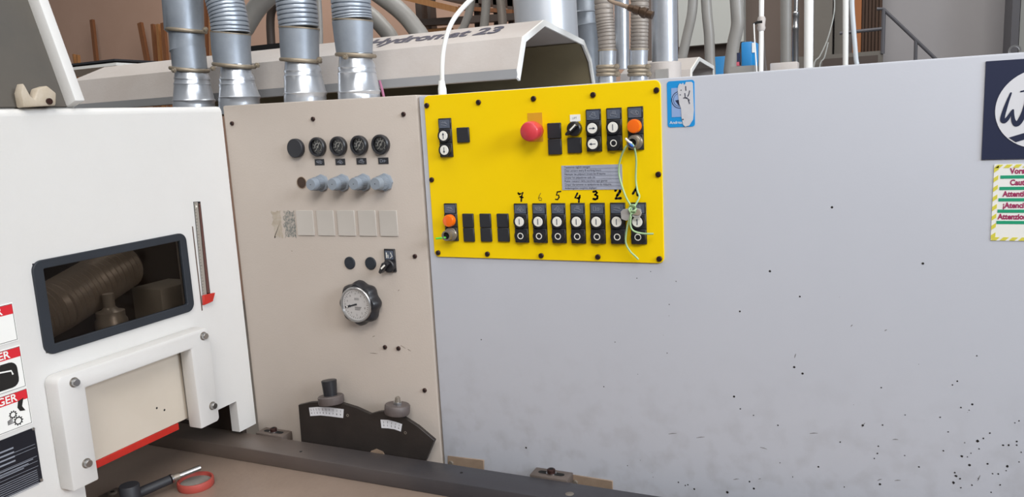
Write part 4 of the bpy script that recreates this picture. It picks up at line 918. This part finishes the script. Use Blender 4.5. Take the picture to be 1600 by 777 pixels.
r4 = riser('extraction riser with tapered sleeve and dark rivets, fourth from left', YR, cone4(561,152,65,557,112,57,144), [(554,84,56),(552.5,60,60),(551,34,63.5)], [(551,32,61),(549,14,61),(547.5,-14,61)], [(556,86.5,62)], ((540,89),), G)
P, Rr = piped([(593,126,4),(597,140,4.5),(600,153,4)], YR+0.07); s = world_mb(P[0]); s.sweep(P, Rr, 8); s.build('pink_strip', mat('pink_strip', 'a06480', 0.6), r4)
G2 = 'dusty hoses behind the yellow panel'
YQ = 0.42
for lab, cb, off in (('dusty ribbed hose behind the yellow panel, left of a pair', 949, 0), ('dusty ribbed hose beside the broad grey pipe, right of a pair', 998, 1)):
    h = [(949,79,27),(947,50,27.5),(944.5,25,28.5),(942.5,-14,29.5)] if not off else [(998.5,78,27),(999,50,27),(999.5,20,27.5),(999.5,-14,28)]
    riser(lab, YQ, [(cb+1,140,27),(cb,124,28),(cb,119,27.5),(cb,117,31),(cb,115,28),(cb,100,28)], [(cb-.5,102,28),(cb,82,28.5),(cb,78,29.5)], h, [(cb,104.5,33),(cb,110.5,33),(cb,116.5,33)], ((cb+15,104),(cb+16,116)), G2, hosebeige, galv)
def foot(P):
    """stop a run of points on the housing top instead of inside it"""
    if P[0].z < ZT+0.004 < P[1].z and P[0].y < 1.05 and P[0].x > XH: P[0] = P[0].lerp(P[1], (ZT+0.004-P[0].z)/(P[1].z-P[0].z))
    return P
def tube(name, label, cat, secs, Y, m, smooth=5, n=20, group=None):
    P, Rr = piped(secs, Y); foot(P)
    if secs[-1][1] < 0: P, Rr = rise(P, Rr)
    if Y > 1.05 and P[0].z > 0.2: P = [Vector((P[0].x, P[0].y, 0.0)), Vector((P[0].x, P[0].y, P[0].z-0.25))]+P; Rr = [Rr[0], Rr[0]]+Rr
    s = world_mb(P[0]); s.sweep(P, Rr, n, smooth=smooth); return tag(s.build(name, m), label, cat, group)
pc = tube('straight_pipe', 'broad smooth grey pipe standing right of the dusty hoses', 'pipe', [(1039,112,40),(1038.5,60,40),(1038,0,40),(1038,-14,40)], 0.62, galv, 1, 32)
P, Rr = piped([(1039,135,50),(1039,98.5,50),(1039,97,47)], 0.62); foot(P); s = world_mb(P[0]); s.sweep(P, Rr, 32); o = s.build('collar', coverp, pc)
q0 = at(1024, 109, 'y', 0.575); q1 = at(1044, 119, 'y', 0.575); MB().box((0,0,-0.025),(q1.x-q0.x,0.012,0)).build('label_plate', ductgrey, o, Vector((q0.x,0.573,q0.z)))
tube('rear_pipe', 'smooth grey pipe behind and between the two dusty hoses', 'pipe', [(972,108,23),(971.5,50,23),(971,-14,23)], 0.85, galv, 1)
bd = tube('big_duct', 'very wide bright metal duct rising behind the lettered cover', 'duct', [(856,75,97),(853,30,98),(850,-16,99)], 1.45, mat('bright_duct_metal', 'e2e6ec', 0.33, 0.45, 'd2d8e0', 4, 1), 1, 48)
o = tube('ringed_duct', 'dark metal duct with seam rings beside the very wide duct', 'duct', [(920,100,44),(918,42,44),(918,40,46),(917.5,38,44),(917,21,44),(917,19.5,46),(917,18,44),(916,-16,44)], 1.9, galvd, 1, 32)
# air line coupling
P, Rr = piped([(945,-8,6),(955,2,6),(970,7,6.5),(983,12,8)], 0.32); s = world_mb(P[0]); s.sweep(P, Rr, 12, smooth=4); o = tag(s.build('air_coupling', rust), 'brown dusty air hose coupling fixed to the broad grey pipe', 'coupling')
P, Rr = piped([(982,11.5,10),(990,14,11),(991,14.3,14),(998,17,14),(999,17.3,11),(1005,19,17),(1010,21,17),(1011,21.4,13),(1020,24,13)], 0.32); s = world_mb(P[0]); s.sweep(P, Rr, 14); s.build('brass_body', mat('dirty_brass', '54402f', 0.45, 0.5, '3c2c20', 40, 1), o)
# bent tubes behind
G3 = 'bent grey tubes behind the grey housing'
YS = 1.6
tube('bent_tube', 'bent grey tube curving leftwards, first right of broad grey pipe', 'pipe', [(1065,104,15),(1067,86,15),(1073,58,15),(1079,32,15),(1082,12,15),(1083,-14,15)], YS, ductgrey, group=G3)
tube('bent_tube', 'nearly straight grey tube between two curved grey tubes', 'pipe', [(1110,115,16),(1109,92,16),(1108,55,16),(1105,25,16),(1102.5,-14,16)], YS, ductgrey, group=G3)
tube('bent_tube', 'thickest bent grey tube, just left of the blue box', 'pipe', [(1141,122,20),(1141.5,104,20),(1146,70,20),(1152,42,20),(1152,22,20),(1149.5,-14,20)], YS, ductgrey, group=G3)
G4 = 'tubes behind the lettered cover'
tube('thin_tube', 'slanting grey tube behind lettered cover, beside the white cable', 'pipe', [(719,62,13),(725,42,13),(733,20,13),(738,-14,13)], YS, ductgrey, group=G4)
tube('thin_tube', 'upright pale grey tube behind the last letters of cover', 'pipe', [(756,60,14),(757,36,14),(759,12,14),(760,-14,14)], YS, ductgrey, group=G4)
tube('thin_tube', 'brownish upright tube left of the very wide duct', 'pipe', [(786,55,14),(785,30,14),(783,10,14),(781,-14,14)], YS, hosebeige, group=G4)
G5 = 'large curved ducts behind the risers'
YC = 1.5
tube('curved_duct', 'large curved duct dropping behind the cover right of fourth riser', 'duct', [(662,72,27),(647,42,27),(626,18,27),(598,-4,27),(560,-30,27)], YC, ductgrey, group=G5)
tube('curved_duct', 'lower curved duct partly hidden behind the fourth riser', 'duct', [(616,74,25),(594,38,25),(566,14,25),(530,-10,25)], YC+0.3, ductgrey, group=G5)
tube('curved_duct', 'curved duct rising rightwards between second and third risers', 'duct', [(365,75,30),(383,42,30),(402,12,30),(428,-14,30)], YC-0.3, ductgrey, group=G5)
tube('drop_pipe', 'dark brown drop pipe between second and third risers', 'pipe', [(428,105,13),(424,70,13),(423,25,13),(432,6,13),(450,-8,13)], YC+0.5, ductdark)
tube('slim_pipe', 'slim pale pipe right behind the third riser hose', 'pipe', [(500,100,9),(500,45,9),(497,-14,9)], 0.9, ductgrey)

# ---------------------------------------------------------------- lettered cover behind the risers
E0 = at(809, 121, 'y', 0.36); EX = E0.x
def ep(px, py): q = at(px, py, 'x', EX); return (q.y, q.z)
prof = [ep(809,121.5), ep(819,57), ep(851,31), ep(912.5,62.5), ep(924.5,93), ep(930,128)]
prof.append((prof[-1][0]+0.006, ZT+0.007))
def inset(pr, d):
    out = []
    for i, p in enumerate(pr):
        a_ = Vector(pr[max(i-1,0)]); b_ = Vector(p); c_ = Vector(pr[min(i+1,len(pr)-1)])
        n1 = Vector((-(b_-a_).y,(b_-a_).x)) if i else None; n2 = Vector((-(c_-b_).y,(c_-b_).x)) if i < len(pr)-1 else None
        ns = [v_.normalized() for v_ in (n1, n2) if v_ is not None]; m_ = sum(ns, Vector((0,0))).normalized()
        out.append(tuple(b_-m_*d/max(0.6, m_.dot(ns[0]))))
    return out
xl = at(105, 140, 'y', 0.4).x
def shell(pr, d, x0, x1):
    inn = inset(pr, d); n = len(pr); s = MB(); vs = [(x,y,z) for x in (x0,x1) for y, z in pr+inn[::-1]]; m_ = 2*n
    fs = [(i,(i+1)%m_,m_+(i+1)%m_,m_+i) for i in range(m_)]
    for i in range(n-1): fs += [(i+1,i,m_-1-i,m_-2-i), (m_+i,m_+i+1,2*m_-2-i,2*m_-1-i)]
    return s.add(vs, fs)
co = Vector((EX,0.6,1.7))
s = shell(prof, 0.006, xl, EX-0.006); s.v = [tuple(Vector(p)-co) for p in s.v]
cov = s.build('lettered_cover', coverp, None, co); tag(cov, 'long dusty beige angular cover with dark lettering behind the risers', 'cover')
s = shell(prof, 0.016, EX-0.006, EX); s.v = [tuple(Vector(p)-co) for p in s.v]; s.build('white_end_edge', whitep, cov, co)
p_ = prof; li = inset(prof[3:7], 0.009); s = shell(li, 0.004, xl, EX-0.012); s.v = [tuple(Vector(q)-co) for q in s.v]; s.build('inner_lining', khaki, cov, co)
s = MB().prism([(p_[0][0]-0.0005,p_[0][1]+0.022),(p_[0][0]-0.004,p_[0][1]+0.022),(p_[0][0]-0.004,p_[0][1]-0.001),(p_[0][0]+0.006,p_[0][1]-0.001)], xl, EX-0.002); s.v = [tuple(Vector((w_,u,v))-co) for u, v, w_ in s.v]; s.build('lower_lip', mat('lip_grey', '8f9092', 0.5), cov, co)
# lettering on the upper slope: local frame along x and up the slope
a_ = Vector((0,*prof[1])); b_ = Vector((0,*prof[2])); sl = (b_-a_); ln = sl.length; sl.normalize(); nr = Vector((1,0,0)).cross(sl)
s = MB().text('Hydromat 23', 0.092, (0,0), 0.0, 0.0, 'CENTER', 0.0032, 1.0, 0.0)
wx = max(v[0] for v in s.v)-min(v[0] for v in s.v); x1_ = at(783, 46, 'y', 0.5).x; x0_ = at(578, 68, 'y', 0.5).x
k = (x1_-x0_)/wx; mid = (x0_+x1_)/2; ctr = Vector((mid,0,0))+a_+sl*ln*0.60+nr*0.0012
s.v = [tuple(ctr+Vector((1,0,0))*(v[0]*k)+sl*(v[1])-co) for v in s.v]; s.build('lettering', navy, cov, co)
# things lying on the cover / beside it
P0 = at(394, 84, 'y', 0.62); P1 = at(440, 80, 'y', 0.62)
tag(MB().box((0,0,-0.004),(P1.x-P0.x+0.02,0.10,0.016)).build('dark_tray', void, None, (P0.x,0.60,prof[2][1]+0.006)), 'flat dark tray on the cover ridge between second and third risers', 'tray')
qs = at(112, 101, 'y', 0.9); qe = at(180, 101, 'y', 0.9); wl = qe.x-qs.x
sh = empty('sheet_rack', (qs.x,0.9,0)); tag(sh, 'rack with thin pale boards beside the raised lid', 'rack')
MB().box((-0.3,0,qs.z-0.003),(wl,0.3,qs.z+0.004)).build('board', blackm, sh); MB().box((-0.3,-0.02,qs.z-0.026),(wl+0.03,0.28,qs.z-0.014)).build('board', whitep, sh)
for x_ in (-0.25, wl-0.1): MB().box((x_,0.1,0),(x_+0.04,0.14,qs.z-0.026)).build('leg', blackm, sh)
# little second cover
E1 = at(1080, 119, 'y', 0.9).x
def ep2(px, py): q = at(px, py, 'x', E1); return (q.y, q.z)
pr2 = [ep2(1080,120), ep2(1081,108), ep2(1093,89), ep2(1116,103), ep2(1117,120)]
pr2 = [(pr2[0][0], ZT+0.003)]+pr2[1:-1]+[(pr2[-1][0]+0.005, ZT+0.003)]
s = shell(pr2, 0.008, E1-0.22, E1-0.004); c2 = Vector((E1,0.9,1.7)); s.v = [tuple(Vector(q)-c2) for q in s.v]
o = s.build('small_cover', coverp, None, c2); tag(o, 'small beige angular cover peeking over the grey housing', 'cover')
s = shell(pr2, 0.012, E1-0.004, E1); s.v = [tuple(Vector(q)-c2) for q in s.v]; s.build('white_end_edge', whitep, o, c2)

# ---------------------------------------------------------------- right background
def slab(name, label, cat, px0, py0, px1, py1, Y, dpt, m, bottom=None):
    a_ = at(px0, py0, 'y', Y); b_ = at(px1, py1, 'y', Y); zb_ = b_.z if bottom is None else bottom
    c = Vector(((a_.x+b_.x)/2, Y, zb_)); o = MB().box((a_.x-c.x,0,0),(b_.x-c.x,dpt,a_.z-zb_)).build(name, m, None, c, bev=0.003); return tag(o, label, cat)
bb = slab('blue_box', 'bright blue motor box with white corner left of the valve pipe', 'box', 1158, 66, 1175, 102, 0.9, 0.10, blue, ZT+0.004)
q = at(1174, 66, 'y', 0.9); w2 = mpp(q)
MB().box((q.x,0.9+0.002,q.z-36*w2),(q.x+5*w2,0.98,q.z)).build('side_box', stblue, bb, (0,0,0)); MB().box((q.x+1*w2,0.899,q.z-16*w2),(q.x+5*w2,0.902,q.z-1*w2)).build('white_label', whitep, bb, (0,0,0))
MB().box((q.x-21*w2,0.885,q.z-34*w2),(q.x-17*w2,0.905,q.z-15*w2)).build('dark_grip', navy, bb, (0,0,0)); MB().box((q.x-21.5*w2,0.884,q.z-35*w2),(q.x-17*w2,0.903,q.z-29*w2)).build('pink_end', mat('pink', 'c05a6a', 0.5), bb, (0,0,0))
MB().box((q.x-30*w2,0.87,ZT+0.004),(q.x+6*w2,0.98,q.z-36*w2)).build('grey_base', ductgrey, bb, (0,0,0))
slab('blue_cabinet', 'low blue cabinet glimpsed between two bent tubes', 'cabinet', 1116, 89, 1136, 112, 2.4, 0.3, blue, 0.0)
vp = tube('valve_pipe', 'thin white pipe with a dusty shut off valve', 'pipe', [(1189,120,7),(1189.5,60,7.5),(1190,-14,8)], 0.8, whitep, 1, 14)
P, Rr = piped([(1189.5,48,10),(1189.6,44,13),(1189.7,40,11),(1189.8,30,13),(1189.9,26,10)], 0.8); s = world_mb(P[0]); s.sweep(P, Rr, 14); vb = s.build('valve_body', coverp, vp)
P, Rr = piped([(1191,34,4),(1183,35,4),(1176.5,38.5,4)], 0.77); s = world_mb(P[0]); s.sweep(P, Rr, 8); s.build('valve_handle', void, vb)
tube('hanging_cord', 'thin pale cord hanging from the valve handle', 'cord', [(1178,37,2),(1179,60,2),(1181,90,2),(1183,118,2)], 0.76, whitep, 3, 8)
c = at(1193, 106, 'y', 0.83); pw = mpp(c); s = MB().prism([(-12*pw,-0.1),(10*pw,-0.1),(1*pw,48*pw),(-4*pw,46*pw)], 0.0, 0.02); o = tag(s.build('dark_chute', mat('dark_sheet', '5b5450', 0.5, 0.3), None, c, 'P', 0.002, 1), 'dark tapering sheet chute behind the valve pipe', 'chute')
slab('beige_ledge', 'low beige ledge showing over the grey housing edge', 'ledge', 1203, 99, 1246, 108, 0.95, 0.06, coverp, ZT+0.004)
tube('grey_post', 'thick grey upright pipe left of the jointed steel pipe', 'pipe', [(1228,120,16),(1228,-14,17)], 2.2, ductgrey, 1, 24)
o = tube('jointed_pipe', 'shiny jointed steel pipe between grey post and white pipe', 'pipe', [(1243,120,9),(1243,47,9.5),(1243,45.5,11),(1243,42,11),(1243,41,9.5),(1243.5,27,9.5),(1243.5,25.5,11),(1243.5,20,11),(1243.5,18,7),(1244,-14,8)], 2.3, silver, 1, 20)
tube('white_pipe', 'white upright pipe standing alone behind grey housing', 'pipe', [(1263,122,13.5),(1264,-14,14)], 1.3, whitep, 1, 24)
tube('white_conduit', 'straight white conduit in front of the landing', 'conduit', [(1321,112,8),(1321.5,-14,9)], 1.6, whitep, 1, 16)
tube('white_conduit', 'bent pale conduit crossing the brown door frame', 'conduit', [(1339,112,7),(1337.5,92,7),(1333.5,40,7),(1331.5,10,7),(1331.5,-14,7)], 1.6, stpale if False else mat('pale_conduit', 'cfd6dc', 0.4), 4, 16)
tube('slack_cable', 'slack grey cable sagging left of white conduit', 'cable', [(1271,108,2),(1281,88,2),(1292,64,2),(1301,32,2),(1304,10,2),(1303,-14,2)], 1.8, lightpanel, 4, 8)
tube('slack_cable', 'second slack grey cable beneath the sagging one', 'cable', [(1280,110,2),(1288,90,2),(1294,66,2)], 1.8, lightpanel, 4, 8)
# timber leaning on the back wall
NST = [0]
def stick(px0, py0, px1, py1, wpx, m, lab):
    NST[0] += 1; YW = YB-0.05-0.045*NST[0]
    a_ = at(px0, py0, 'y', YW); b_ = at(px1, py1, 'y', YW); d_ = (b_-a_)/(b_.z-a_.z); f_ = a_+d_*(0.0-a_.z); f_.y = YW-0.24; w_ = wpx/2*mpp(a_)
    s = MB(); dirv = (f_-a_).normalized(); sx_ = Vector((1,0,0)); sy_ = dirv.cross(sx_).normalized()
    sx_ = sy_.cross(dirv); c = f_
    vs = [p+sx_*i*w_+sy_*j*0.015-c for p in (a_,f_) for i, j in ((-1,-1),(1,-1),(1,1),(-1,1))]
    s.add(vs, [(0,1,2,3),(7,6,5,4),(0,4,5,1),(1,5,6,2),(2,6,7,3),(3,7,4,0)]); tag(s.build('leaning_plank', m, None, c), lab, 'plank', 'planks leaning on the back wall')
for a_ in ((144,31,157,103,6,wood,'lone brown plank leaning on the wall beside the raised lid'),(219,36,236,101,8,wood,'slanting wide brown plank left of the first riser'),
           (239,38,249,101,5,wood,'narrow dark plank second in the bundle left of first riser'),(247,38,256,101,5,wood2,'narrow paler plank third in the bundle left of first riser'),(255,36,265,100,7,wood,'plank touching the first riser from the left'),
           (320,-10,329,92,7,wood,'tall plank between first and second risers'),(328,-10,338,92,4,wood2,'thin pale plank right of the tall plank between first two risers'),
           (116,85,120,103,3,wood2,'short pale offcut strip near the raised lid'),(122,86,125,103,3,wood2,'short pale offcut, right one of two near the lid')): stick(*a_)
# timber rack behind the cover
YT = 3.4
rk = empty('timber_rack', (at(690, 60, 'y', YT).x, YT, 0)); tag(rk, 'dark timber rack with pale beams behind the lettered cover', 'rack')
def rb(px0, py0, px1, py1, th_px, m, nm, dy=0.0, dpt=0.08):
    a_ = at(px0, py0, 'y', YT+dy)-WL[rk]; b_ = at(px1, py1, 'y', YT+dy)-WL[rk]; h_ = th_px*mpp(at(px0, py0, 'y', YT))/2
    MB().add([(a_.x,a_.y,a_.z-h_),(b_.x,b_.y,b_.z-h_),(b_.x,b_.y+dpt,b_.z-h_),(a_.x,a_.y+dpt,a_.z-h_),(a_.x,a_.y,a_.z+h_),(b_.x,b_.y,b_.z+h_),(b_.x,b_.y+dpt,b_.z+h_),(a_.x,a_.y+dpt,a_.z+h_)],
      [(3,2,1,0),(4,5,6,7),(0,1,5,4),(1,2,6,5),(2,3,7,6),(3,0,4,7)]).build(nm, m, rk)
rb(616, -8, 712, 15, 9, wood2, 'beam', -0.1); rb(640, 36, 830, 24, 10, ductdark, 'crossbar'); rb(690, -8, 830, 4, 16, ductdark, 'shelf', 0.1, 0.3)
def rpost(px, wpx, m):
    a_ = at(px, 30, 'y', YT+0.1)-WL[rk]; h_ = wpx*mpp(at(px, 30, 'y', YT))/2; MB().box((a_.x-h_,0.1,0),(a_.x+h_,0.18,2.9)).build('post', m, rk)
for px, wpx, m in ((655,11,ductdark),(671,6,ductdark),(745,9,ductdark),(775,8,ductdark),(798,9,ductdark)): rpost(px, wpx, m)
rb(655, 52, 700, 47, 9, wood2, 'board', 0.05); rb(716, 12, 800, 18, 6, wood, 'board', 0.05)
print('objects', len(bpy.data.objects))
